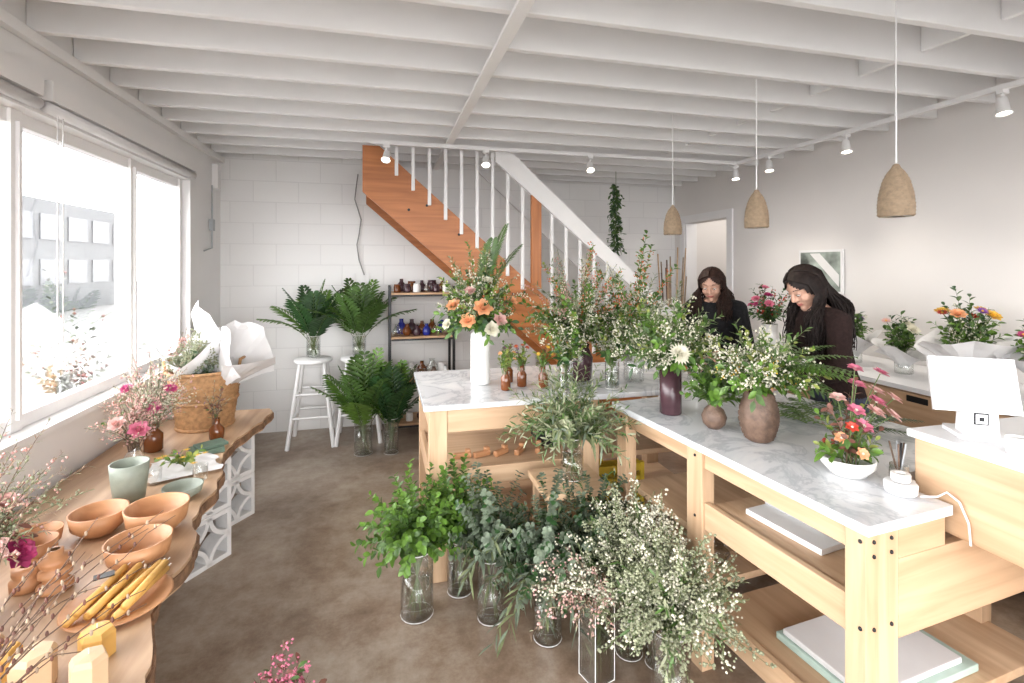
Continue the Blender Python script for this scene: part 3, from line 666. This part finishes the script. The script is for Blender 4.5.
jar=lambda s:[(.75*s,0),(.8*s,.01),(.8*s,1.4*s),(.65*s,1.55*s),(.7*s,1.58*s),(.7*s,1.9*s),(0,1.9*s)]
rv=lambda s:[(.5*s,0),(.85*s,.5*s),(.9*s,1.0*s),(.4*s,1.7*s),(.35*s,2.1*s),(.45*s,2.15*s),(.3*s,2.1*s)]
FN={'jar':(jar,'storage_jar'),'bot':(bot,'glass_bottle'),'rv':(rv,'round_vase')}
for z,rows in((1.341,['jar amber,jar dkcer,jar cer,bot glass,jar dkcer,jar cer','bot dkcer,jar amber,bot dkcer,jar dkcer,bot amber']),
              (.931,['rv glass,rv amber,bot dkcer,bot blue,rv glass,rv brcer','bot blue,bot dkcer,bot amber,bot amber,bot blue']),
              (.521,['rv cer,rv sage,jar glass,rv brcer,rv cer','bot dkcer,rv cer,bot amber,rv glass,jar cer']),
              (.121,['rv brcer,jar cer,rv dkcer,rv cer,jar amber'])):
    for ri,row in enumerate(rows):
        it=row.split(','); n=len(it)
        for i,e in enumerate(it):
            k,m_=e.split(); s=ru(.052,.066)*(1.0 if ri==0 else 1.35)
            if z>1.3: s*=.9
            b=MB(FN[k][1],(.12+.045*ri+.46*i/(n-1)*(1 if ri==0 else .86),4.85+.15*ri+ru(-.01,.01),z)); b.lathe(FN[k][0](s*.80),(0,0,0),M[m_],20); b.done()
b=MB('hanging_vine',(2.40,4.9,1.7)); b.tube([(0,0,.1),(0,0,ZJ-1.7)],.003,M['stem'])
for k in range(16): 
    z=.05+.045*k
    for i in range(4): sprig(b,(0,0,z),(ru(-.09,.09),ru(-.08,.08),z-ru(.02,.1)),'dark',.3,0,None,.1)
b.done()
b=MB('birch_pole_bundle',(3.2,5.1,0)); b.lathe([(.12,0),(.14,.01),(.15,.35),(.14,.35),(.12,.02)],(0,0,0),M['grey'])
for i in range(12): a=ru(0,6.3); b.tube([(.06*math.cos(a),.06*math.sin(a),.02),(.17*math.cos(a),.12*math.sin(a),ru(1.45,1.8))],.012,random.choice((M['twig'],M['dry'],M['ply'])),.008,seg=6,cap=True)
b.done()
# ------------------------------------------------------------------ FLOOR PLANTS
random.seed(21)
b=MB('greenery_in_glass_vase',(.147,2.33,0)); gvase(b,.074,.30,12); dome(b,(0,0,.29),'bright',78,.28,.37,1.5,sag=0); b.done()
b=MB('greenery_in_glass_vase',(.36,2.44,0)); gvase(b,.06,.26,6); dome(b,(0,0,.26),'bright',42,.22,.42,1.3); b.done()
b=MB('eucalyptus_in_glass_vase',(.47,2.22,0)); gvase(b,.06,.28,8); dome(b,(0,0,.28),'euc',38,.22,.42,1.5,sag=.0); dome(b,(0,0,.27),'willoweuc',10,.22,.34,1.6,sag=.06); b.done()
b=MB('eucalyptus_in_glass_vase',(.68,2.04,0)); gvase(b,.06,.28,8); dome(b,(0,0,.28),'euc',58,.30,.46,1.6,sag=.06); dome(b,(0,0,.27),'willoweuc',28,.30,.40,1.8,sag=.12); b.done()
b=MB('eucalyptus_in_glass_vase',(.93,2.08,0)); gvase(b,.06,.28,8); dome(b,(0,0,.27),'euc',44,.25,.48,1.4,sag=.03); dome(b,(0,0,.27),'olive',16,.24,.46,1.4); b.done()
b=MB('blossom_in_square_vase',(.80,1.80,0),.3)
for q in((1,0),(-1,0),(0,1),(0,-1)):
    b.box((q[0]*.045,q[1]*.045,.155),(.006 if q[0] else .096,.006 if q[1] else .096,.30),M['glass'])
for q in((1,1),(-1,1),(1,-1),(-1,-1)): b.tube([(q[0]*.048,q[1]*.048,0),(q[0]*.048,q[1]*.048,.305)],.0018,M['cer'])  # white lines stand in for highlights on the glass edges
for z in(.003,.305):
    for k in range(4):
        a=[(1,1),(1,-1),(-1,-1),(-1,1)]; p=a[k];r=a[(k+1)%4]; b.tube([(p[0]*.048,p[1]*.048,z),(r[0]*.048,r[1]*.048,z)],.0018,M['cer'])  # painted highlights along the top and bottom glass edges
b.bx(-.045,.045,-.045,.045,.0,.02,M['glass']); b.bx(-.04,.04,-.04,.04,.021,.16,M['water'])
for i in range(7): b.tube([(ru(-.03,.03),ru(-.03,.03),.02),(ru(-.03,.03),ru(-.03,.03),.3)],.003,M['stem'])
dome(b,(0,0,.29),'dry',34,.30,.24,1.45,sag=.02,fl=('blush',.005,.3,.012,3),az=(1.8,4.4)); dome(b,(0,0,.29),'wax',30,.26,.26,1.4,fl=('cream',.005,.35,.012,3),az=(1.5,4.8)); b.done()
b=MB('waxflower_in_glass_vase',(1.00,1.60,0)); gvase(b,.065,.30,10,.01); dome(b,(0,0,.30),'wax',84,.30,.36,1.55,sag=.02,fl=('pale',.006,.4,.014,4)); dome(b,(0,0,.30),'olive',34,.27,.34,1.5); dome(b,(0,0,.30),'wax',40,.28,.37,1.5,fl=('cream',.0055,.4,.012,3)); b.done()
b=MB('waxflower_in_glass_vase',(.98,1.88,0)); gvase(b,.055,.28,8); dome(b,(0,0,.28),'wax',60,.25,.42,1.4,fl=('pale',.006,.4,.014,4)); dome(b,(0,0,.28),'olive',30,.22,.38,1.3); dome(b,(0,0,.28),'wax',30,.24,.42,1.3,fl=('cream',.0055,.4,.012,3)); b.done()
b=MB('baby_breath_in_glass_vase',(1.06,1.80,0)); gvase(b,.045,.30,6); dome(b,(0,0,.29),'wax',40,.16,.40,1.2,fl=('cream',.0055,.45,.012,4)); b.done()
b=MB('pink_blossom_in_floor_vase',(-.25,1.33,0)); b.lathe([(.07,0),(.08,.01),(.085,.3),(.07,.40)],(0,0,0),M['glass']); 
for i in range(8): b.tube([(ru(-.05,.05),ru(-.05,.05),.02),(ru(-.04,.04),ru(-.04,.04),.4)],.003,M['stem'])
dome(b,(0,0,.40),'burg',40,.12,.245,1.0,fl=('pink',.004,.9,.014,9)); b.done()
# ------------------------------------------------------------------ COUNTER PLANTS
random.seed(31)
b=MB('olive_branches_in_vase',(.88,2.27,.571)); gvase(b,.055,.2,6); dome(b,(0,0,.17),'olive',90,.34,.42,1.55,sag=.0); dome(b,(0,0,.17),'willoweuc',12,.30,.38,1.4,sag=.02); b.done()
b=MB('rose_arrangement_in_ribbed_vase',(.55,2.9,.901))
prof=[(.045,0),(.056,.006)]+[(.056+.003*(i%2),.01+.28*i/26) for i in range(27)]+[(.05,.30),(.035,.31),(.038,.325),(.03,.325)]
b.lathe(prof,(0,0,0),M['cer'],32)
m=(0,0,.31); dome(b,m,'dark',36,.28,.38,1.6); dome(b,m,'lime',34,.28,.50,1.3,fl=('cream',.005,.25,.012,3)); dome(b,m,'broad',30,.28,.38,1.7); dome(b,m,'olive',22,.30,.48,1.3); dome(b,m,'wax',20,.28,.46,1.3,fl=('cream',.005,.35,.012,3))
for dx,dy,dz in((.16,.02,.62),(.09,.06,.54),(.24,.0,.50)):
    frond(b,path(m,(dx,dy,.31+dz),10,.55),M['g2'],.13,.012,30,t0=.35,ang=.8)
for o,k,r in(((-.10,-.17,.08),'peach',.036),((-.02,-.19,.15),'peach',.044),((.08,-.16,.08),'blush',.034),((-.17,-.1,.16),'peach',.034),((.03,-.17,.03),'cream',.036),((-.08,-.12,.24),'blush',.028),((.17,-.08,.18),'peach',.028),((-.2,-.05,.05),'cream',.026),((.02,-.12,.30),'cream',.024)): bloom(b,m,o,rose,r,M[k])
dome(b,m,'burg',9,.28,.46,1.3,fl=('rust',.006,.5,.012,3)); b.done()
for x,y,c in((.66,2.72,'peach'),(.77,2.78,'red'),(.88,2.72,'yel'),(.72,2.9,'purp')):
    b=MB('amber_bud_vase',(x,y,.901)); b.lathe([(.024,0),(.028,.005),(.028,.07),(.012,.095),(.014,.12)],(0,0,0),M['amber'],20); dome(b,(0,0,.11),'lime',8,.07,.13,1.0); dome(b,(0,0,.11),'burg',2,.06,.15,.8)
    for i in range(3): bloom(b,(0,0,.11),(ru(-.05,.05),ru(-.06,.02),ru(.06,.13)),daisy,.016,M[c],M['yel'],9,2)
    b.done()
b=MB('berry_branch_arrangement',(1.15,2.85,.901)); b.lathe([(.06,0),(.075,.01),(.085,.14),(.06,.2),(.065,.22),(.055,.22)],(0,0,0),M['dkcer'])
m=(0,0,.21); dome(b,m,'broad',22,.38,.44,1.5); dome(b,m,'olive',36,.40,.52,1.45); dome(b,m,'lime',30,.38,.44,1.5,fl=('cream',.005,.3,.012,3)); dome(b,m,'lime',12,.42,.66,1.1,fl=('rust',.005,.4,.014,4)); dome(b,m,'wax',36,.40,.56,1.5,fl=('cream',.005,.3,.01,3)); dome(b,m,'wax',14,.40,.62,1.2,fl=('blush',.005,.4,.01,3)); dome(b,m,'dark',14,.32,.36,1.6); b.done()
b=MB('berry_branch_arrangement',(1.46,2.74,.901)); b.lathe([(.05,0),(.06,.01),(.06,.2),(.055,.2)],(0,0,0),M['glass'])
m=(0,0,.19); dome(b,m,'broad',18,.3,.40,1.5); dome(b,m,'olive',24,.34,.48,1.4);dome(b,m,'lime',24,.32,.42,1.4,fl=('cream',.005,.3,.012,3)); dome(b,m,'broad',9,.36,.68,.95,fl=('rust',.005,.45,.014,4)); dome(b,m,'wax',30,.36,.56,1.4,fl=('cream',.005,.35,.01,3)); dome(b,m,'dark',12,.3,.4,1.5); b.done()
b=MB('dahlia_arrangement',(1.31,2.10,.901)); b.lathe([(.045,0),(.05,.005),(.05,.215),(.044,.215),(.042,.02)],(0,0,0),M['dkcer'],32)
m=(0,0,.21); dome(b,m,'broad',26,.26,.34,1.6); dome(b,m,'olive',28,.28,.38,1.4); dome(b,m,'lime',16,.26,.38,1.3); dome(b,m,'wax',34,.29,.38,1.5,fl=('cream',.005,.35,.012,3)); dome(b,m,'dark',14,.25,.32,1.6)
bloom(b,m,(-.06,-.17,.10),daisy,.055,M['cream'],M['cream'],20,4,.3); bloom(b,m,(.12,-.12,.16),daisy,.028,M['cream'],M['yel'],12,2); b.done()
b=MB('round_bud_vase',(1.373,1.865,.901)); b.lathe([(.025,0),(.045,.02),(.052,.05),(.04,.08),(.014,.105),(.016,.125),(.012,.125)],(0,0,0),M['brcer']); dome(b,(0,0,.11),'bright',20,.15,.2,1.5); dome(b,(0,0,.11),'olive',8,.15,.2,1.4); b.done()
b=MB('fern_arrangement_in_textured_vase',(1.45,1.69,.901))
b.lathe([(.04,0),(.05,.008)]+[(.052+.020*math.sin(math.pi*i/14),.012+.17*i/14) for i in range(15)]+[(.048,.195),(.040,.195)],(0,0,0),M['brcer'],48,fn=lambda r,z,a,j:r+(.005*math.sin(16*a+j*math.pi) if 1<j<17 else 0))
m=(0,0,.19); dome(b,m,'broad',22,.22,.24,1.6); dome(b,m,'lime',28,.24,.28,1.4,fl=('cream',.005,.45,.013,4)); dome(b,m,'wax',24,.24,.28,1.4,fl=('cream',.005,.4,.013,4)); dome(b,m,'wax',6,.2,.24,1.4,fl=('yel',.004,.3,.013,4)); dome(b,m,'olive',14,.24,.32,1.2)
for i in range(20):
    a=ru(-1.4,1.2); frond(b,path(m,(.32*math.cos(a),.32*math.sin(a),.19+ru(-.03,.2)),8,.5),M['g2' if i%2 else 'g1'],.055,.011,18,t0=.25)
b.done()
b=MB('orchid_arrangement_in_bowl',(1.50,1.34,.901)); b.lathe([(.035,0),(.05,.004),(.078,.035),(.08,.06),(.074,.06),(.07,.035),(.04,.012),(0,.01)],(0,0,0),M['cer'],36)
m=(0,0,.05); dome(b,m,'burg',8,.18,.30,1.2); dome(b,m,'broad',7,.13,.12,1.6); dome(b,m,'lime',5,.14,.2,1.3)
for o,c,r in(((.02,-.04,.12),'pink',.034),((.08,-.03,.16),'blush',.036),((.12,.0,.22),'blush',.032),((.06,.02,.24),'pink',.034),((.13,-.05,.15),'blush',.032),((-.05,-.06,.13),'red',.022),((-.07,-.04,.09),'peach',.024),((-.03,-.08,.05),'peach',.022),((.03,.0,.30),'pink',.028),((.14,.0,.28),'pink',.03),((-.02,.02,.2),'blush',.03),((.1,-.02,.19),'pink',.034),((.0,-.03,.17),'pink',.032),((.16,-.03,.2),'blush',.03)): bloom(b,m,o,daisy,r,M[c],M['cream'],6,2,.75)
b.done()
b=MB('cut_fern_pile',(1.86,1.80,.905))
for i in range(22): 
    a=ru(-.7,.7)+math.pi*.5*(i%2); x,y=ru(-.14,.10),ru(-.2,.2); frond(b,[V((x,y,.01+.002*i)),V((x+.12*math.cos(a),y+.12*math.sin(a),.03+.002*i)),V((x+.26*math.cos(a),y+.26*math.sin(a),.01+.002*i))],M['g2'] if i%2 else M['g3'],.05,.012,12)
b.done()
for x,y in((1.25,2.6),(1.66,2.75),(1.78,2.6),(.98,2.62)):
    b=MB('clear_cylinder_vase',(x,y,.901)); gvase(b,.04,.16,4); dome(b,(0,0,.15),'lime',12,.15,.22,1.2); dome(b,(0,0,.15),'dark',8,.15,.2,1.3); dome(b,(0,0,.15),'wax',12,.16,.26,1.2,fl=('cream',.005,.4,.01,3)); b.done()
b=MB('florist_snips',(1.62,1.52,.902),.8)
for q in(-1,1): b.tube([(0,q*.004,.006),(.07,-q*.012,.006),(.11,-q*.018,.006),(.13,-q*.012,.006)],.005,M['red'],seg=6); b.box((-.03,q*.003,.006),(.06,.01,.002),M['grey'])
b.done()
def wrapped(x,y,s,seed,cols,tx=.1,ty=-.2,h0=.12):
    b=MB('wrapped_bouquet_in_vase',(x,y,.901)); b.lathe([(.045,0),(.05,.005),(.05,h0),(.045,h0)],(0,0,0),M['glass'])
    wrap(b,(0,0,h0-.06),tx,ty,.17*s,.27*s,3,seed,1.45)
    m=(-.02,0,h0+.04); dome(b,m,'wax',18,.15*s,.28*s,1.1,fl=('cream',.005,.4,.012,3)); dome(b,m,'broad',24,.17*s,.28*s,1.2); dome(b,m,'dark',16,.16*s,.36*s,1.0)
    for i,c in enumerate(cols):
        a=2.4*i; o=V((.09*s*math.cos(a)-.05,.10*s*math.sin(a)-.03,.22*s+ru(-.03,.05))); bloom(b,m,o,(rose,daisy)[i%2],.032,*((M[c],) if i%2==0 else (M[c],M['yel'],14,2)))
    b.done()
wrapped(3.28,2.88,.8,5,('purp','cream'),.0,.0,.10)
wrapped(3.25,2.50,.75,6,('cream','blush','cream'),.1,-.1,.10)
wrapped(3.25,2.12,1.15,8,('yel','red','yel','purp','peach','red','yel','purp','red'),.1,-.2)
wrapped(3.3,1.80,.9,12,('pink','mag','purp','yel'),.0,-.1)
wrapped(3.3,3.3,.7,15,('cream','blush'),.0,.0)
random.seed(41)
b=MB('red_flower_arrangement',(3.3,3.72,.901)); b.lathe([(.05,0),(.06,.01),(.07,.18),(.06,.18)],(0,0,0),M['cer']); m=(0,0,.17); dome(b,m,'dark',26,.24,.36,1.3); dome(b,m,'burg',12,.24,.40,1.1,fl=('red',.008,.4,.012,3))
for i in range(6): bloom(b,m,(ru(-.16,.02),ru(-.14,.14),ru(.15,.34)),rose,.034,M[random.choice(('mag','pink','mag'))])
b.done()
# ------------------------------------------------------------------ PEOPLE
def person(name,loc,yaw,lean,hp,hy,hands,top,hairm,hairlen,scale=1.0,hroll=0):
    root=bpy.data.objects.new(name,None); bpy.context.collection.objects.link(root); root.location=loc; root.rotation_euler[2]=yaw; root.scale=(scale,)*3
    sk=M['skin']; b=MB('body')
    def L(p):
        p=V(p)
        if p.z>.9: p.y+=(p.z-.9)*lean
        return p
    sec=[(.79,0,.10,.08),(.82,0,.152,.108),(.88,-.005,.170,.120),(.97,0,.158,.112),(1.06,.005,.142,.104),(1.16,.012,.150,.110),(1.24,.022,.156,.120),(1.31,.016,.160,.106),(1.36,.008,.135,.085),(1.395,.008,.080,.062),(1.41,.010,.05,.05)]
    seg=28; vs=[];fs=[]
    for z,y,rx,ry in sec:
        for i in range(seg):
            a=2*math.pi*i/seg; vs.append(L((rx*math.cos(a),y+ry*math.sin(a),z)))
    for j in range(len(sec)-1):
        for i in range(seg):
            k=(i+1)%seg; fs.append((j*seg+i,j*seg+k,(j+1)*seg+k,(j+1)*seg+i))
    fs.append(tuple(reversed(range(seg)))); fs.append(tuple(range((len(sec)-1)*seg,len(sec)*seg))); b.add(vs,fs,sk)
    for q in(-1,1):
        b.ball(L((q*.065,.10,1.23)),(.055,.045,.055),sk)
        hip=V((q*.085,0,.86)); kn=V((q*.095,.03,.47)); an=V((q*.10,-.01,.085))
        b.caps(hip,kn,.092,.060,sk,16); b.caps(kn,kn.lerp(an,.35)+V((0,-.012,0)),.058,.057,sk,16); b.caps(kn.lerp(an,.3)+V((0,-.012,0)),an,.057,.042,sk,16)
        b.caps(an+V((0,-.02,-.035)),an+V((q*.02,.13,-.055)),.042,.028,sk,14); b.ball(an+V((q*.015,.09,-.052)),(.042,.08,.032),sk)
    wrists=[]
    for q,(el,wr,pal) in zip((-1,1),hands):
        sh=L((q*.165,.012,1.33)); el=V(el); wr=V(wr)
        b.caps(L((q*.10,.012,1.34)),sh,.062,.060,sk,14); b.caps(sh,el,.060,.050,sk,14); b.caps(el,wr,.050,.034,sk,14)
        d=(wr-el).normalized(); d=(d+V(pal[0])).normalized(); n=V(pal[1]); n=(n-d*n.dot(d)).normalized(); s_=d.cross(n)*q
        Rm=Matrix((s_,d,n)).transposed()
        b.caps(wr,wr+d*.03,.024,.022,sk,12)
        pc=wr+d*.065
        b.ball(pc,(.040,.050,.015),sk,Rm,16,10); b.ball(pc+d*.025,(.039,.026,.013),sk,Rm,16,10)
        for fi,(off,l) in enumerate(((-.030,.066),(-.010,.075),(.011,.070),(.030,.056))):
            p=pc+s_*off+d*.035; dd=d.copy(); rr=.0088
            for sgm,(fr_,bend) in enumerate(((.45,.28),(.30,.45),(.25,.40))):
                dd=(dd*math.cos(bend+.06*fi)+n*math.sin(bend+.06*fi)).normalized(); e=p+dd*(l*fr_+.004); b.caps(p,e,rr,rr-.0008,sk,8); p=e; rr-=.0008
        p=pc-s_*.030-d*.02; t1=p+(-s_*.8+d*.6+n*.3).normalized()*.034; t2=t1+(-s_*.35+d*.85+n*.4).normalized()*.028
        b.caps(p,t1,.013,.010,sk,8); b.caps(t1,t2,.010,.0085,sk,8)
        wrists.append((wr,d))
    nb=L((0,.012,1.39)); hc=L((0,.055,1.500)); Rh=Matrix.Rotation(hy,3,'Z')@Matrix.Rotation(hroll,3,'Y')@Matrix.Rotation(-hp,3,'X')
    hl=lambda x,y,z: hc+Rh@V((x,y,z))
    b.caps(nb,hl(0,-.02,-.05),.052,.047,sk,14)
    b.ball(hl(0,-.008,.02),(.074,.092,.090),sk,Rh,24,16); b.ball(hl(0,.022,-.035),(.056,.062,.070),sk,Rh,20,14)
    b.ball(hl(0,.066,-.088),(.022,.018,.018),sk,Rh); b.caps(hl(0,.082,.015),hl(0,.101,-.022),.007,.0105,sk,10)
    for q in(-1,1):
        b.ball(hl(q*.011,.092,-.026),.009,sk); b.ball(hl(q*.034,.055,-.028),(.024,.026,.024),sk,Rh); b.ball(hl(q*.074,-.005,-.005),(.009,.018,.030),sk,Rh)
        b.caps(hl(q*.012,.078,.030),hl(q*.048,.064,.032),.009,.007,sk,8); b.caps(hl(0,.084,-.051),hl(q*.020,.076,-.053),.008,.0045,sk,8); b.caps(hl(0,.082,-.061),hl(q*.016,.075,-.060),.0085,.005,sk,8)
        b.ball(hl(q*.031,.072,.006),(.014,.010,.010),sk,Rh)
    raw=b.done(); rm=raw.modifiers.new('r','REMESH'); rm.mode='VOXEL'; rm.voxel_size=.005; sm=raw.modifiers.new('s','SMOOTH'); sm.factor=.5; sm.iterations=2
    dg=bpy.context.evaluated_depsgraph_get(); me=bpy.data.meshes.new_from_object(raw.evaluated_get(dg)); bpy.data.objects.remove(raw)
    me.materials.clear()
    for k in(M['skin'],top,M['denim'],M['shoe'],M['lip'],hairm): me.materials.append(k)
    Ri=Rh.transposed()
    for p in me.polygons:
        c=p.center; p.use_smooth=True; h=Ri@(c-hc)
        inh=h.length<.13
        k=1
        if c.z<.075: k=3
        elif c.z<.93 and abs(c.x)<.26 and c.y<.2: k=2
        for wr,d in wrists:
            if (c-wr).length<.22 and (c-wr).dot(d)>0.0 : k=0
        if c.z>1.385 and (V((c.x,c.y-lean*.48,0))).length<.075 : k=0
        if inh and h.z>-.135 and c.z>1.36: k=0
        if inh:
            if abs(h.x)<.021 and -.065<h.z<-.048 and h.y>.070: k=4
            if .016<abs(h.x)<.046 and .028<h.z<.033 and h.y>.05: k=5
        p.material_index=k
    o=bpy.data.objects.new('body',me); bpy.context.collection.objects.link(o); o.parent=root
    e=MB('eyes')
    for q in(-1,1):
        e.ball(hl(q*.031,.0765,.002),(.012,.008,.0055),M['eye'],Rh); e.ball(hl(q*.031,.0825,-.001),(.005,.004,.0045),M['iris'],Rh); e.caps(hl(q*.019,.0835,.005),hl(q*.043,.079,.005),.0016,.0016,hairm,6)
    e.done(parent=root)
    h=MB('hair'); C=V((0,-.010,.020)); A=V((.086,.104,.100))
    def E(v,k=1.0):
        v=V(v).normalized(); return hl(C.x+A.x*v.x*k,C.y+A.y*v.y*k,C.z+A.z*v.z*k)
    seg=48;rings=20; vs=[];fs=[]
    for j in range(rings+1):
        ph=.01+(math.pi*.72)*j/rings
        for i in range(seg):
            a=2*math.pi*i/seg; vs.append(E((math.sin(ph)*math.cos(a),math.sin(ph)*math.sin(a),math.cos(ph)),1.0+.010*math.sin(9*a+j)))
    for j in range(rings):
        for i in range(seg):
            a=2*math.pi*(i+.5)/seg; ph=.01+(math.pi*.72)*(j+.5)/rings
            x=math.sin(ph)*math.cos(a); y=math.sin(ph)*math.sin(a); z=math.cos(ph)
            if y>.10 and z<.62-.75*abs(x) and abs(x)<.80: continue
            k=(i+1)%seg; fs.append((j*seg+i,j*seg+k,(j+1)*seg+k,(j+1)*seg+i))
    h.add(vs,fs,hairm)
    for i in range(760):
        q=-1 if i%2 else 1
        a=ru(-.42,1.57); sx=q*math.cos(a); sy=-math.sin(a)
        y0=ru(.35,.74) if a<.3 else ru(-.8,.35)
        top_=V((q*.03,y0,1.0-.35*max(0,y0))); side=V((sx,sy*.95,.18)); low=V((sx*1.0,sy*.8,-.42))
        pts=[]
        for k in range(4):
            t=k/4; pts.append(E(top_.lerp(side,t),1.04))
        pts.append(E(side,1.08)); pts.append(E(low,1.15))
        p3=pts[-1]; ln_=hairlen*ru(.6,1.1)
        front=a<.5
        if front: tx,ty=hc.x+q*ru(.065,.14),L((0,.135,1.22)).y+ru(-.05,.02)
        else: tx,ty=hc.x+sx*ru(.06,.14),L((0,-.13,1.25)).y*1.0+(1+sy)*.16+ru(-.015,.02)
        w1=ru(0,6.28)
        for k in range(1,9):
            t=k/8; s_=min(1,t*1.5); s_=s_*s_*(3-2*s_)
            pts.append(V((p3.x*(1-s_)+tx*s_+.009*math.sin(w1+t*9),p3.y*(1-s_)+ty*s_+.008*math.cos(w1+t*8),p3.z-ln_*t)))
        h.tube(pts,.0052,hairm,.0022,4)
    h.done(parent=root)
    return root
random.seed(51)
W1=((( -.25,.16,1.09),(-.14,.40,1.00),((.1,0,-.25),(0,-.2,-1))), ((.25,.10,1.09),(.13,.35,1.00),((-.2,0,-.25),(0,-.2,-1))))
person('florist_woman',(2.39,2.19,0),math.radians(76),.22,.58,.16,W1,M['knit'],M['hair'],.34,.985,.06)
W2=(((-.24,.10,1.08),(-.12,.34,1.03),((0,0,-.1),(0,-.2,-1))), ((.24,.08,1.08),(.08,.32,1.04),((-.1,0,-.1),(0,-.2,-1))))
person('assistant_woman',(2.33,3.12,0),math.radians(122),.10,.38,.20,W2,M['knitb'],M['hairb'],.22,.975)
# ------------------------------------------------------------------ LIGHT / WORLD / CAMERA
w=bpy.data.worlds.new('World'); bpy.context.scene.world=w; w.use_nodes=True
bg=w.node_tree.nodes['Background']; bg.inputs[0].default_value=(.99,.99,1,1); bg.inputs[1].default_value=5.8
def portal(loc,rotn,sx,sy):
    l=bpy.data.lights.new('window_portal','AREA'); l.shape='RECTANGLE'; l.size=sx; l.size_y=sy
    o=bpy.data.objects.new('window_portal',l); bpy.context.collection.objects.link(o); o.location=loc; o.rotation_euler=rotn; l.cycles.is_portal=True
portal((XL-.16,1.57,1.57),(0,-math.pi/2,0),1.45,5.8)
portal((1.05,YF-.16,1.45),(math.pi/2,0,0),4.5,2.0)  # portal for the added front window
l=bpy.data.lights.new('hall_fill','POINT'); l.energy=5; l.shadow_soft_size=.1; l.color=(1,.95,.9); o=bpy.data.objects.new('hall_fill_light',l); bpy.context.collection.objects.link(o); o.location=(4.4,4.9,2.3)  # added light without a fixture, brightens the hallway behind the door
sc=bpy.context.scene
cam=bpy.data.cameras.new('camera'); co=bpy.data.objects.new('camera',cam); bpy.context.collection.objects.link(co); sc.camera=co
co.location=(0,0,1.6); co.rotation_euler=(math.pi/2,0,-math.radians(14.36)); cam.sensor_width=36; cam.lens=17.58; cam.shift_y=-.0747; cam.clip_start=.02; cam.clip_end=200
sc.view_settings.view_transform='Standard'; sc.view_settings.exposure=1.4
